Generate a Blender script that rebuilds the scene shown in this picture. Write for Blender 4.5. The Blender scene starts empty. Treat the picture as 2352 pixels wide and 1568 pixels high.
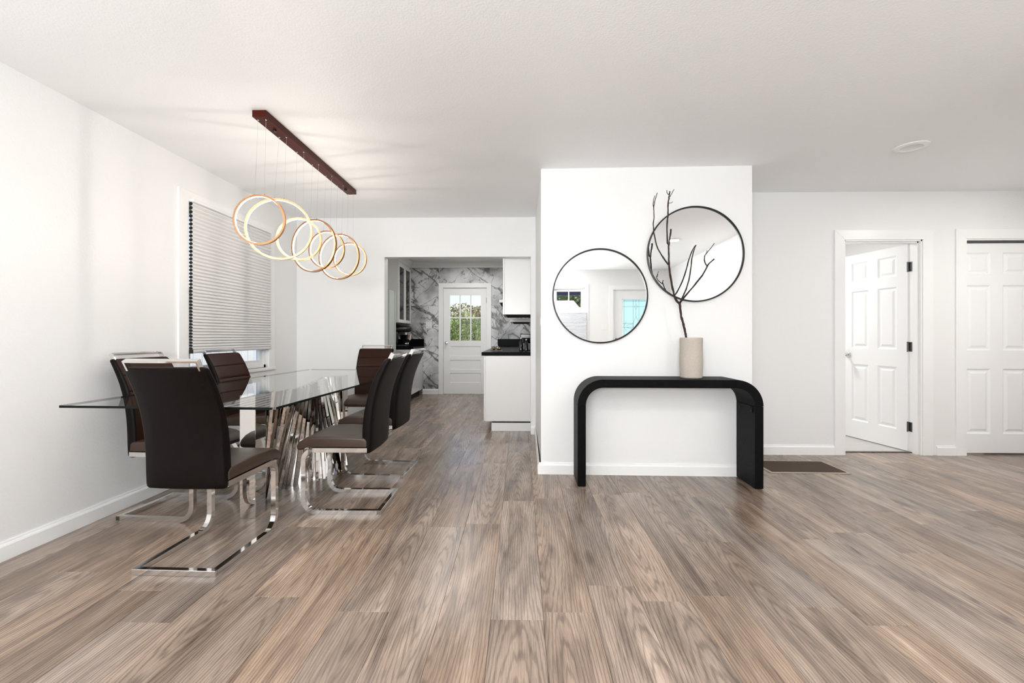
import bpy, bmesh, math, random
from mathutils import Vector, Matrix
R = math.radians
random.seed(7)
S = bpy.context.scene
COL = S.collection

# ------------------------------------------------------------------ camera
cam_d = bpy.data.cameras.new('camera')
cam_d.sensor_width = 36.0
cam_d.lens = 36.0 * 1000.0 / 2352.0
cam_d.shift_y = -12.0 / 2352.0
cam_d.clip_start = 0.05
cam = bpy.data.objects.new('camera', cam_d)
cam.location = (0, 0, 1.10)
cam.rotation_euler = (R(90), 0, R(1.1))
COL.objects.link(cam)
S.camera = cam

# ------------------------------------------------------------------ world, sun, rear fill lamp, exposure
S.view_settings.view_transform = 'Standard'
S.view_settings.look = 'None'
S.view_settings.gamma = 1.0
S.view_settings.use_curve_mapping = False
S.view_settings.exposure = 0.44
S.cycles.diffuse_bounces = 5
S.cycles.max_bounces = 10
S.cycles.glossy_bounces = 6
S.cycles.transparent_max_bounces = 16
S.cycles.caustics_reflective = False
S.cycles.caustics_refractive = False

world = bpy.data.worlds.new('sky_world')
S.world = world
world.use_nodes = True
wn = world.node_tree
wn.nodes.clear()
wo = wn.nodes.new('ShaderNodeOutputWorld')
wb = wn.nodes.new('ShaderNodeBackground')
ws = wn.nodes.new('ShaderNodeTexSky')
ws.sky_type = 'NISHITA'
ws.sun_disc = False
ws.sun_elevation = R(52)
ws.sun_rotation = R(80)
ws.dust_density = 2.5
wb.inputs['Strength'].default_value = 0.25
wn.links.new(ws.outputs[0], wb.inputs['Color'])
wn.links.new(wb.outputs[0], wo.inputs['Surface'])

def light(name, kind, loc, rot, power, color=(1, 1, 1), **kw):
    d = bpy.data.lights.new(name, kind)
    d.energy = power
    d.color = color
    for k, v in kw.items():
        setattr(d, k, v)
    o = bpy.data.objects.new(name, d)
    o.location = loc
    o.rotation_euler = rot
    COL.objects.link(o)
    return o

light('sun', 'SUN', (20, -4, 30), (R(18), R(38), 0), 2.4, (1, .95, .87), angle=R(1))
# added fill lamp at the assumed rear window, tilted up to brighten the ceiling
light('rear_fill_lamp', 'AREA', (-.65, -1.92, 1.46), (R(138), 0, 0), 165, (.965, .985, 1.0),
      shape='RECTANGLE', size=1.7, size_y=.8)

# ------------------------------------------------------------------ materials
def mat(name):
    m = bpy.data.materials.new(name)
    m.use_nodes = True
    nt = m.node_tree
    return m, nt, nt.nodes['Principled BSDF']

def setin(b, **kw):
    for k, v in kw.items():
        k = k.replace('_', ' ')
        if k in b.inputs:
            b.inputs[k].default_value = v

def c4(c):
    return (c[0], c[1], c[2], 1.0)

def plain(name, col, rough=.5, metal=0.0, bump=0.0, bscale=60.0, var=0.0, spec=.5, coord='Object', stretch=(1, 1, 1)):
    m, nt, b = mat(name)
    b.inputs['Base Color'].default_value = c4(col)
    b.inputs['Roughness'].default_value = rough
    b.inputs['Metallic'].default_value = metal
    b.inputs['Specular IOR Level'].default_value = spec
    tc = nt.nodes.new('ShaderNodeTexCoord')
    mp = nt.nodes.new('ShaderNodeMapping')
    mp.inputs['Scale'].default_value = stretch
    nt.links.new(tc.outputs[coord], mp.inputs[0])
    nz = nt.nodes.new('ShaderNodeTexNoise')
    nz.inputs['Scale'].default_value = bscale
    nz.inputs['Detail'].default_value = 4
    nt.links.new(mp.outputs[0], nz.inputs['Vector'])
    if bump > 0:
        bp = nt.nodes.new('ShaderNodeBump')
        bp.inputs['Strength'].default_value = bump
        bp.inputs['Distance'].default_value = .004
        nt.links.new(nz.outputs['Fac'], bp.inputs['Height'])
        nt.links.new(bp.outputs[0], b.inputs['Normal'])
    if var > 0:
        mx = nt.nodes.new('ShaderNodeMix')
        mx.data_type = 'RGBA'
        mx.inputs['A'].default_value = c4([x * (1 - var) for x in col])
        mx.inputs['B'].default_value = c4([min(1, x * (1 + var)) for x in col])
        nt.links.new(nz.outputs['Fac'], mx.inputs['Factor'])
        nt.links.new(mx.outputs['Result'], b.inputs['Base Color'])
    return m

M = {}
M['wall'] = plain('wall_paint', (.83, .83, .825), .42, bump=.25, bscale=90)
M['ceiling'] = plain('ceiling_paint', (.895, .90, .905), .45, bump=.3, bscale=110)
M['trim'] = plain('trim_paint', (.87, .87, .865), .3, bump=.05, bscale=40)
M['door'] = plain('door_paint', (.87, .872, .875), .34, bump=.06, bscale=60, stretch=(4, 4, .6))
M['chrome'] = plain('chrome', (.78, .77, .76), .07, 1.0)
M['mirror_steel'] = plain('mirror_steel', (.74, .72, .70), .03, 1.0)
M['mirror'] = plain('mirror_silver', (.90, .905, .905), .0, 1.0)
M['black_metal'] = plain('black_metal', (.006, .006, .006), .4)
M['leather'] = plain('dark_leather', (.0040, .0024, .0021), .42, bump=.25, bscale=420, spec=.10)
M['leather_front'] = plain('leather_warm_sheen', (.026, .0085, .0045), .38, bump=.25, bscale=420, spec=.14)  # warm brown reflection on the backrest front put into the base colour
M['leather_seat'] = plain('seat_leather', (.042, .023, .015), .36, bump=.25, bscale=420, spec=.45)  # brown leather, lifted so the colour carries the tan reflection on top
M['black_wood'] = plain('black_wood', (.003, .003, .0034), .45, bump=.7, bscale=55, stretch=(.5, 14, 14), var=.5, spec=.09)
M['black_wood_v'] = plain('black_wood_upright', (.003, .003, .0034), .45, bump=.7, bscale=55, stretch=(14, 14, .5), var=.5, spec=.09)
M['granite'] = plain('black_granite', (.005, .005, .006), .25, var=.8, bscale=200, spec=.02)
M['cabinet'] = plain('cabinet_white', (.82, .815, .80), .28)
M['cabinet_gloss'] = plain('cabinet_gloss', (.7, .71, .72), .12)
M['fridge'] = plain('fridge_panel', (.62, .68, .64), .22)
M['bronze'] = plain('bar_bronze', (.060, .008, .004), .38, 0.0, bump=.1, bscale=40, spec=.12)
M['gold'] = plain('ring_gold', (.45, .235, .12), .32, 1.0)
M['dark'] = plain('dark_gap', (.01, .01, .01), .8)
M['hinge'] = plain('hinge_steel', (.12, .12, .125), .35, 1.0)
M['switch'] = plain('switch_plastic', (.85, .85, .83), .35)
M['mat_border'] = plain('mat_border', (.46, .40, .32), .9, bump=.5, bscale=300)
M['bark'] = plain('branch_bark', (.030, .014, .010), .75, bump=1.0, bscale=120, var=.6)
M['lens_off'] = plain('lens_off', (.8, .8, .8), .4)
M['grass'] = plain('ground_grass', (.12, .18, .06), .9, var=.4, bscale=3)
M['trunk'] = plain('tree_bark', (.09, .06, .04), .9, bump=.6, bscale=20)
M['roof'] = plain('roof_shingle', (.62, .58, .66), .8, bump=.5, bscale=18, var=.15)
M['siding'] = plain('siding_white', (.8, .8, .82), .6)
M['porch'] = plain('porch_blue', (.05, .06, .16), .6)
M['fence'] = plain('fence_white', (.8, .8, .82), .6, var=.05, bscale=8)
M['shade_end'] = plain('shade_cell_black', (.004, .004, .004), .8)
M['shade_white'] = plain('shade_white', (.72, .74, .78), .8)
M['gold_knob'] = plain('brass', (.5, .33, .14), .25, 1.0)
M['room_floor'] = plain('pale_floor', (.5, .48, .46), .35, var=.15, bscale=8, stretch=(.4, 8, 1))

def leaf_mat(name, a, b_):
    m, nt, b = mat(name)
    oi = nt.nodes.new('ShaderNodeTexCoord')
    nz = nt.nodes.new('ShaderNodeTexNoise')
    nz.inputs['Scale'].default_value = 4.0
    nt.links.new(oi.outputs['Object'], nz.inputs['Vector'])
    cr = nt.nodes.new('ShaderNodeValToRGB')
    cr.color_ramp.elements[0].position = .35
    cr.color_ramp.elements[0].color = c4(a)
    cr.color_ramp.elements[1].position = .65
    cr.color_ramp.elements[1].color = c4(b_)
    nt.links.new(nz.outputs['Fac'], cr.inputs[0])
    nt.links.new(cr.outputs[0], b.inputs['Base Color'])
    b.inputs['Roughness'].default_value = .5
    return m
M['leaf'] = leaf_mat('leaf_green', (.09, .17, .03), (.42, .52, .14))
M['leaf2'] = leaf_mat('leaf_olive', (.13, .12, .09), (.50, .40, .16))

def emit(name, col, strength):
    m, nt, b = mat(name)
    b.inputs['Base Color'].default_value = c4(col)
    b.inputs['Emission Color'].default_value = c4(col)
    b.inputs['Emission Strength'].default_value = strength
    return m
M['led'] = emit('led_strip', (1, .91, .81), 52.0)
M['lens_on'] = emit('lens_on', (1, .985, .96), 14.0)

def glass(name, tint, ior=1.5, extra=0.0):
    m = bpy.data.materials.new(name)
    m.use_nodes = True
    nt = m.node_tree
    nt.nodes.clear()
    out = nt.nodes.new('ShaderNodeOutputMaterial')
    tr = nt.nodes.new('ShaderNodeBsdfTransparent')
    tr.inputs[0].default_value = c4(tint)
    gl = nt.nodes.new('ShaderNodeBsdfGlossy')
    gl.inputs['Roughness'].default_value = 0.0
    gl.inputs['Color'].default_value = (1, 1, 1, 1)
    fr = nt.nodes.new('ShaderNodeFresnel')
    fr.inputs['IOR'].default_value = ior
    ge = nt.nodes.new('ShaderNodeNewGeometry')
    inv = nt.nodes.new('ShaderNodeMath')
    inv.operation = 'SUBTRACT'
    inv.inputs[0].default_value = 1.0
    nt.links.new(ge.outputs['Backfacing'], inv.inputs[1])
    mu = nt.nodes.new('ShaderNodeMath')
    mu.operation = 'MULTIPLY'
    nt.links.new(fr.outputs[0], mu.inputs[0])
    nt.links.new(inv.outputs[0], mu.inputs[1])
    mx = nt.nodes.new('ShaderNodeMixShader')
    nt.links.new(mu.outputs[0], mx.inputs[0])
    nt.links.new(tr.outputs[0], mx.inputs[1])
    nt.links.new(gl.outputs[0], mx.inputs[2])
    nt.links.new(mx.outputs[0], out.inputs[0])
    return m
M['glass'] = glass('window_glass', (.97, .98, .98))
M['table_glass'] = glass('table_glass', (.95, .975, .965), 3.0)
M['glass_edge'] = plain('glass_edge', (.004, .007, .006), .35, spec=.12)
M['cabinet_glass'] = plain('cabinet_dark_glass', (.012, .013, .014), .06)

def leaded():
    m = bpy.data.materials.new('leaded_teal_glass')
    m.use_nodes = True
    nt = m.node_tree
    nt.nodes.clear()
    out = nt.nodes.new('ShaderNodeOutputMaterial')
    tl = nt.nodes.new('ShaderNodeBsdfTranslucent')
    tl.inputs[0].default_value = (.82, 1.0, .97, 1)
    tr = nt.nodes.new('ShaderNodeBsdfTransparent')
    tr.inputs[0].default_value = (.82, 1.0, .97, 1)
    mx = nt.nodes.new('ShaderNodeMixShader')
    mx.inputs[0].default_value = .7
    tc = nt.nodes.new('ShaderNodeTexCoord')
    nz = nt.nodes.new('ShaderNodeTexVoronoi')
    nz.inputs['Scale'].default_value = 90
    nt.links.new(tc.outputs['Object'], nz.inputs['Vector'])
    bp = nt.nodes.new('ShaderNodeBump')
    bp.inputs['Strength'].default_value = .8
    nt.links.new(nz.outputs['Distance'], bp.inputs['Height'])
    nt.links.new(bp.outputs[0], tl.inputs['Normal'])
    nt.links.new(tr.outputs[0], mx.inputs[1])
    nt.links.new(tl.outputs[0], mx.inputs[2])
    nt.links.new(mx.outputs[0], out.inputs[0])
    return m
M['leaded'] = leaded()

def plank_mat():
    m, nt, b = mat('oak_plank')
    L = nt.links.new
    tc = nt.nodes.new('ShaderNodeTexCoord')
    oi = nt.nodes.new('ShaderNodeObjectInfo')
    off = nt.nodes.new('ShaderNodeVectorMath')
    off.operation = 'MULTIPLY_ADD'
    cmb = nt.nodes.new('ShaderNodeCombineXYZ')
    for i in range(3):
        L(oi.outputs['Random'], cmb.inputs[i])
    L(cmb.outputs[0], off.inputs[0])
    off.inputs[1].default_value = (37.0, 91.0, 53.0)
    L(tc.outputs['Object'], off.inputs[2])
    def noise(scale, sc, detail=5, dist=0.0, rough=.55):
        mp = nt.nodes.new('ShaderNodeMapping')
        mp.inputs['Scale'].default_value = sc
        L(off.outputs[0], mp.inputs[0])
        n = nt.nodes.new('ShaderNodeTexNoise')
        n.inputs['Scale'].default_value = scale
        n.inputs['Detail'].default_value = detail
        n.inputs['Distortion'].default_value = dist
        n.inputs['Roughness'].default_value = rough
        L(mp.outputs[0], n.inputs['Vector'])
        return n
    streak = noise(5.0, (2.6, .22, 1), 7, 1.1, .62)
    fine = noise(80.0, (5.0, .12, 1), 5, .3, .7)
    blot = noise(2.4, (1.3, .55, 1), 3, 1.2)
    # cathedral rings
    cen = nt.nodes.new('ShaderNodeVectorMath')
    cen.operation = 'MULTIPLY_ADD'
    rc = nt.nodes.new('ShaderNodeTexWhiteNoise')
    rc.noise_dimensions = '1D'
    L(oi.outputs['Random'], rc.inputs['W'])
    sub = nt.nodes.new('ShaderNodeVectorMath')
    sub.operation = 'SUBTRACT'
    sub.inputs[1].default_value = (.5, .5, .5)
    L(rc.outputs['Color'], sub.inputs[0])
    L(sub.outputs[0], cen.inputs[0])
    cen.inputs[1].default_value = (.30, 1.6, 0)
    L(tc.outputs['Object'], cen.inputs[2])
    mp = nt.nodes.new('ShaderNodeMapping')
    mp.inputs['Scale'].default_value = (1.0, .085, 1)
    L(cen.outputs[0], mp.inputs[0])
    wv = nt.nodes.new('ShaderNodeTexWave')
    wv.wave_type = 'RINGS'
    wv.rings_direction = 'Z'
    wv.inputs['Scale'].default_value = 27.0
    wv.inputs['Distortion'].default_value = 6.5
    wv.inputs['Detail'].default_value = 3.0
    wv.inputs['Detail Scale'].default_value = 1.4
    L(mp.outputs[0], wv.inputs['Vector'])
    cr = nt.nodes.new('ShaderNodeValToRGB')
    e = cr.color_ramp.elements
    e[0].position = .25
    e[0].color = (.115, .080, .060, 1)
    e[1].position = .78
    e[1].color = (.505, .382, .292, 1)
    x = e.new(.5)
    x.color = (.340, .244, .181, 1)
    L(streak.outputs['Fac'], cr.inputs[0])
    # fine dark pores
    pr = nt.nodes.new('ShaderNodeMapRange')
    pr.inputs['From Min'].default_value = .36
    pr.inputs['From Max'].default_value = .54
    pr.inputs['To Min'].default_value = .68
    pr.inputs['To Max'].default_value = 1.0
    L(fine.outputs['Fac'], pr.inputs['Value'])
    wr = nt.nodes.new('ShaderNodeMapRange')
    wr.inputs['From Min'].default_value = 0
    wr.inputs['From Max'].default_value = .45
    wr.inputs['To Min'].default_value = .66
    wr.inputs['To Max'].default_value = 1.0
    L(wv.outputs['Fac'], wr.inputs['Value'])
    br = nt.nodes.new('ShaderNodeMapRange')
    br.inputs['From Min'].default_value = .3
    br.inputs['From Max'].default_value = .7
    br.inputs['To Min'].default_value = .74
    br.inputs['To Max'].default_value = 1.2
    L(blot.outputs['Fac'], br.inputs['Value'])
    rr = nt.nodes.new('ShaderNodeMapRange')
    rr.inputs['To Min'].default_value = .80
    rr.inputs['To Max'].default_value = 1.16
    L(oi.outputs['Random'], rr.inputs['Value'])
    def mul(a, c):
        n = nt.nodes.new('ShaderNodeMath')
        n.operation = 'MULTIPLY'
        L(a, n.inputs[0])
        L(c, n.inputs[1])
        return n.outputs[0]
    # sparse knots
    mk = nt.nodes.new('ShaderNodeMapping')
    mk.inputs['Scale'].default_value = (4.2, 1.35, 1)
    L(off.outputs[0], mk.inputs[0])
    vk = nt.nodes.new('ShaderNodeTexVoronoi')
    vk.inputs['Scale'].default_value = 1.0
    L(mk.outputs[0], vk.inputs['Vector'])
    kd = nt.nodes.new('ShaderNodeMath')
    kd.operation = 'ADD'
    kn_ = nt.nodes.new('ShaderNodeMath')
    kn_.operation = 'MULTIPLY'
    kn_.inputs[1].default_value = .22
    L(blot.outputs['Fac'], kn_.inputs[0])
    L(vk.outputs['Distance'], kd.inputs[0])
    L(kn_.outputs[0], kd.inputs[1])
    kr = nt.nodes.new('ShaderNodeMapRange')
    kr.inputs['From Min'].default_value = .11
    kr.inputs['From Max'].default_value = .26
    kr.inputs['To Min'].default_value = .42
    kr.inputs['To Max'].default_value = 1.0
    L(kd.outputs[0], kr.inputs['Value'])
    f = mul(mul(mul(pr.outputs[0], wr.outputs[0]), mul(br.outputs[0], rr.outputs[0])), kr.outputs[0])
    mx = nt.nodes.new('ShaderNodeVectorMath')
    mx.operation = 'SCALE'
    hs = nt.nodes.new('ShaderNodeHueSaturation')
    sr = nt.nodes.new('ShaderNodeMapRange')
    sr.inputs['To Min'].default_value = .74
    sr.inputs['To Max'].default_value = 1.06
    L(rc.outputs['Value'], sr.inputs['Value'])
    L(sr.outputs[0], hs.inputs['Saturation'])
    L(cr.outputs[0], hs.inputs['Color'])
    L(hs.outputs[0], mx.inputs[0])
    L(f, mx.inputs['Scale'])
    L(mx.outputs[0], b.inputs['Base Color'])
    b.inputs['Roughness'].default_value = .24
    b.inputs['Specular IOR Level'].default_value = .5
    bp = nt.nodes.new('ShaderNodeBump')
    bp.inputs['Strength'].default_value = .12
    bp.inputs['Distance'].default_value = .002
    L(fine.outputs['Fac'], bp.inputs['Height'])
    L(bp.outputs[0], b.inputs['Normal'])
    return m
M['plank'] = plank_mat()

def marble_mat():
    m, nt, b = mat('marble_slab')
    L = nt.links.new
    tc = nt.nodes.new('ShaderNodeTexCoord')
    oi = nt.nodes.new('ShaderNodeObjectInfo')
    cmb = nt.nodes.new('ShaderNodeCombineXYZ')
    L(oi.outputs['Random'], cmb.inputs[0])
    L(oi.outputs['Random'], cmb.inputs[2])
    off = nt.nodes.new('ShaderNodeVectorMath')
    off.operation = 'MULTIPLY_ADD'
    L(cmb.outputs[0], off.inputs[0])
    off.inputs[1].default_value = (9.0, 0, 17.0)
    L(tc.outputs['Object'], off.inputs[2])
    def vein(scale, rot, width, dist):
        mp = nt.nodes.new('ShaderNodeMapping')
        mp.inputs['Rotation'].default_value = (0, R(rot), 0)
        mp.vector_type = 'TEXTURE'
        mp.inputs['Scale'].default_value = (1.3, 1.0, .42)
        L(off.outputs[0], mp.inputs[0])
        n = nt.nodes.new('ShaderNodeTexNoise')
        n.inputs['Scale'].default_value = scale
        n.inputs['Detail'].default_value = 6
        n.inputs['Roughness'].default_value = .52
        n.inputs['Distortion'].default_value = dist
        L(mp.outputs[0], n.inputs['Vector'])
        s = nt.nodes.new('ShaderNodeMath')
        s.operation = 'SUBTRACT'
        L(n.outputs['Fac'], s.inputs[0])
        s.inputs[1].default_value = .5
        a = nt.nodes.new('ShaderNodeMath')
        a.operation = 'ABSOLUTE'
        L(s.outputs[0], a.inputs[0])
        r = nt.nodes.new('ShaderNodeMapRange')
        r.inputs['From Min'].default_value = 0
        r.inputs['From Max'].default_value = width
        r.inputs['To Min'].default_value = .12
        r.inputs['To Max'].default_value = 1
        L(a.outputs[0], r.inputs['Value'])
        return r.outputs[0]
    v1 = vein(1.25, 42, .034, .35)
    v2 = vein(2.0, -48, .012, .25)
    bl = nt.nodes.new('ShaderNodeTexNoise')
    bl.inputs['Scale'].default_value = 2.2
    bl.inputs['Detail'].default_value = 5
    L(off.outputs[0], bl.inputs['Vector'])
    br = nt.nodes.new('ShaderNodeMapRange')
    br.inputs['From Min'].default_value = .38
    br.inputs['From Max'].default_value = .58
    br.inputs['To Min'].default_value = .42
    br.inputs['To Max'].default_value = 1
    L(bl.outputs['Fac'], br.inputs['Value'])
    mu = nt.nodes.new('ShaderNodeMath')
    mu.operation = 'MULTIPLY'
    L(v1, mu.inputs[0])
    L(v2, mu.inputs[1])
    mu2 = nt.nodes.new('ShaderNodeMath')
    mu2.operation = 'MULTIPLY'
    L(mu.outputs[0], mu2.inputs[0])
    L(br.outputs[0], mu2.inputs[1])
    cr = nt.nodes.new('ShaderNodeValToRGB')
    cr.color_ramp.elements[0].position = .05
    cr.color_ramp.elements[0].color = (.06, .055, .052, 1)
    cr.color_ramp.elements[1].position = .95
    cr.color_ramp.elements[1].color = (.72, .73, .75, 1)
    L(mu2.outputs[0], cr.inputs[0])
    L(cr.outputs[0], b.inputs['Base Color'])
    b.inputs['Roughness'].default_value = .38
    return m
M['marble'] = marble_mat()

def vase_mat():
    m = plain('stoneware', (.52, .47, .41), .85, bump=1.0, bscale=70, var=.22, stretch=(1, 1, 5))
    return m
M['vase'] = vase_mat()

def mat_mat():
    m, nt, b = mat('brown_mat')
    tc = nt.nodes.new('ShaderNodeTexCoord')
    ck = nt.nodes.new('ShaderNodeTexChecker')
    ck.inputs['Scale'].default_value = 90
    ck.inputs['Color1'].default_value = (.050, .032, .022, 1)
    ck.inputs['Color2'].default_value = (.085, .056, .040, 1)
    nt.links.new(tc.outputs['Object'], ck.inputs['Vector'])
    nt.links.new(ck.outputs['Color'], b.inputs['Base Color'])
    bp = nt.nodes.new('ShaderNodeBump')
    bp.inputs['Strength'].default_value = .6
    nt.links.new(ck.outputs['Fac'], bp.inputs['Height'])
    nt.links.new(bp.outputs[0], b.inputs['Normal'])
    b.inputs['Roughness'].default_value = .95
    return m
M['mat'] = mat_mat()

def shade_mat():
    m, nt, b = mat('shade_fabric')
    b.inputs['Base Color'].default_value = (.74, .735, .73, 1)
    b.inputs['Roughness'].default_value = .8
    return m
M['shade'] = shade_mat()

# ------------------------------------------------------------------ helpers
def link(o, parent=None):
    COL.objects.link(o)
    if parent:
        o.parent = parent
    return o

def tag(o, label=None, cat=None, group=None, kind=None):
    if label: o['label'] = label
    if cat: o['category'] = cat
    if group: o['group'] = group
    if kind: o['kind'] = kind
    return o

def empty(name, loc=(0, 0, 0), rz=0.0):
    o = bpy.data.objects.new(name, None)
    o.empty_display_size = .1
    o.location = loc
    o.rotation_euler = (0, 0, rz)
    COL.objects.link(o)
    return o

def thing(name, label, cat, loc=(0, 0, 0), rz=0.0, group=None):
    return tag(empty(name, loc, rz), label, cat, group)

def finish(name, bm, m, parent=None, smooth=False, loc=None, recalc=True):
    if recalc:
        bmesh.ops.recalc_face_normals(bm, faces=bm.faces)
    me = bpy.data.meshes.new(name)
    bm.to_mesh(me)
    bm.free()
    ms = m if isinstance(m, (list, tuple)) else [m]
    for k in ms:
        me.materials.append(k)
    if smooth == 'angle':
        me.polygons.foreach_set('use_smooth', [True] * len(me.polygons))
        me.set_sharp_from_angle(angle=R(38))
    elif smooth:
        me.polygons.foreach_set('use_smooth', [True] * len(me.polygons))
    o = bpy.data.objects.new(name, me)
    if loc:
        o.location = loc
    return link(o, parent)

def bx(bm, x0, x1, y0, y1, z0, z1, bev=0.0, seg=1, mi=0):
    vs = [bm.verts.new((x, y, z)) for x in (x0, x1) for y in (y0, y1) for z in (z0, z1)]
    q = [(0, 1, 3, 2), (4, 6, 7, 5), (0, 4, 5, 1), (2, 3, 7, 6), (0, 2, 6, 4), (1, 5, 7, 3)]
    fs = [bm.faces.new([vs[i] for i in f]) for f in q]
    for f in fs:
        f.material_index = mi
    if bev > 0:
        es = list({e for f in fs for e in f.edges})
        bmesh.ops.bevel(bm, geom=es, offset=bev, segments=seg, affect='EDGES', profile=.5)
    return vs

def box(name, dims, m, parent=None, bev=0.0, seg=1, smooth=False):
    bm = bmesh.new()
    bx(bm, *dims, bev=bev, seg=seg)
    return finish(name, bm, m, parent, smooth)

def wbox(name, dims, m, parent, bev=0.0, seg=1):
    """box given in world metres under an unrotated parent"""
    l = parent.location
    x0, x1, y0, y1, z0, z1 = dims
    return box(name, (x0 - l.x, x1 - l.x, y0 - l.y, y1 - l.y, z0 - l.z, z1 - l.z), m, parent, bev, seg)

def struct(name, boxes, m, bev=0.0, kind='structure'):
    bm = bmesh.new()
    for d in boxes:
        bx(bm, *d, bev=bev)
    o = finish(name, bm, m)
    o['kind'] = kind
    return o

def rings(bm, loops, closed_u=True, cap=True):
    """skin successive vertex loops"""
    vl = [[bm.verts.new(p) for p in lp] for lp in loops]
    n = len(vl[0])
    for a, b in zip(vl[:-1], vl[1:]):
        for i in range(n if closed_u else n - 1):
            j = (i + 1) % n
            bm.faces.new((a[i], a[j], b[j], b[i]))
    if cap:
        bm.faces.new(list(reversed(vl[0])))
        bm.faces.new(vl[-1])
    return vl

def tube(bm, pts, rad, n=8, cap=True):
    pts = [Vector(p) for p in pts]
    rad = rad if isinstance(rad, (list, tuple)) else [rad] * len(pts)
    loops = []
    up = None
    for i, p in enumerate(pts):
        t = (pts[min(i + 1, len(pts) - 1)] - pts[max(i - 1, 0)]).normalized()
        if up is None:
            up = t.orthogonal().normalized()
        else:
            up = (up - t * up.dot(t))
            up = up.normalized() if up.length > 1e-6 else t.orthogonal().normalized()
        s = t.cross(up)
        loops.append([p + (up * math.cos(2 * math.pi * k / n) + s * math.sin(2 * math.pi * k / n)) * rad[i] for k in range(n)])
    rings(bm, loops, True, cap)

def sweep(bm, pts, side, w, h, cap=True):
    """rectangular bar along a path lying in the plane normal to `side`; w along side, h in plane"""
    pts = [Vector(p) for p in pts]
    side = Vector(side).normalized()
    loops = []
    for i, p in enumerate(pts):
        a = (p - pts[i - 1]).normalized() if i else None
        b = (pts[i + 1] - p).normalized() if i < len(pts) - 1 else None
        a = a or b
        b = b or a
        t = (a + b).normalized()
        k = 1.0 / max(.3, t.dot(a))
        nrm = side.cross(t).normalized() * (h / 2 * k)
        sv = side * (w / 2)
        loops.append([p + nrm + sv, p + nrm - sv, p - nrm - sv, p - nrm + sv])
    rings(bm, loops, True, cap)

def arc(c, r, a0, a1, n, f):
    """points c + r*(cos,sin) mapped by f(u,v)"""
    return [f(c[0] + r * math.cos(a0 + (a1 - a0) * i / n), c[1] + r * math.sin(a0 + (a1 - a0) * i / n)) for i in range(n + 1)]

def lathe(bm, prof, n=32, cap=False, cx=0.0, cy=0.0):
    loops = [[(cx + r * math.cos(2 * math.pi * k / n), cy + r * math.sin(2 * math.pi * k / n), z) for k in range(n)] for r, z in prof]
    rings(bm, loops, True, cap)

def copy_tree(o, parent=None):
    c = o.copy()
    COL.objects.link(c)
    c.parent = parent
    for ch in list(o.children):
        copy_tree(ch, c)
    return c

# ------------------------------------------------------------------ room shell
WL, YD, YR, YB, HC = -2.54, 4.90, 4.10, -1.90, 2.44
W = M['wall']
struct('wall_left', [(-2.66, WL, -2.02, 3.27, 0, HC), (-2.66, WL, 4.33, 8.37, 0, 2.5), (-2.66, WL, 3.27, 4.33, 0, .79),
                     (-2.66, WL, 3.27, 4.33, 2.14, HC)], W)
struct('wall_far', [(WL, -1.538, YD, 5.02, 0, HC), (-1.538, .117, YD, 5.02, 1.996, HC), (.117, .30, YD, 5.02, 0, HC)], W)
# the projecting block with the console: side return and slightly turned front
struct('wall_return', [(.172, .292, 3.50, YD, 0, HC)], W)
cw = struct('wall_console', [(0, 1.655, 0, .12, 0, HC)], W)
cw.location = (.165, 3.49, 0)
CROT = math.atan2(-.035, 1.655)
cw.rotation_euler = (0, 0, CROT)
struct('wall_hall_end', [(1.70, 1.82, 3.58, YR, 0, HC)], W)
DX0, DX1, CX0, CX1 = 3.002, 3.712, 4.107, 5.0
struct('wall_right', [(1.70, DX0, YR, 4.22, 0, HC), (DX0, DX1, YR, 4.22, 1.992, HC), (DX1, CX0, YR, 4.22, 0, HC),
                      (CX0, CX1, YR, 4.22, 1.997, HC)], W)
struct('wall_hall_side', [(5.0, 5.12, 1.78, 4.22, 0, HC)], W)
struct('wall_hall_near', [(2.88, 5.0, 1.78, 1.90, 0, HC)], W)
struct('wall_entry', [(2.76, 2.88, -2.02, 1.90, 0, HC)], W)
# wall behind the camera: added picture window, front window, entry door
PW = (-1.55, .25, .74, 2.10)
FW = (.44, 1.07, .72, 2.075)
ED = (1.64, 2.56, 2.03)
struct('wall_rear', [(WL, PW[0], -2.02, YB, 0, HC), (PW[0], PW[1], -2.02, YB, 0, PW[2]), (PW[0], PW[1], -2.02, YB, PW[3], HC),
                     (PW[1], FW[0], -2.02, YB, 0, HC), (FW[0], FW[1], -2.02, YB, 0, FW[2]), (FW[0], FW[1], -2.02, YB, FW[3], HC),
                     (FW[1], ED[0], -2.02, YB, 0, HC), (ED[0], ED[1], -2.02, YB, ED[2], HC), (ED[1], 2.88, -2.02, YB, 0, HC)], W)
struct('ceiling', [(-2.66, 5.12, -2.02, 5.02, HC, HC + .15)], M['ceiling'])
struct('ceiling_kitchen', [(-2.66, .40, 5.02, 8.37, 2.50, 2.62)], M['ceiling'])
struct('wall_kitchen_right', [(.19, .31, 5.02, 8.37, 0, 2.5)], W)
KX0, KX1, KH, YK = -1.466, -.638, 2.02, 8.25

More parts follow.
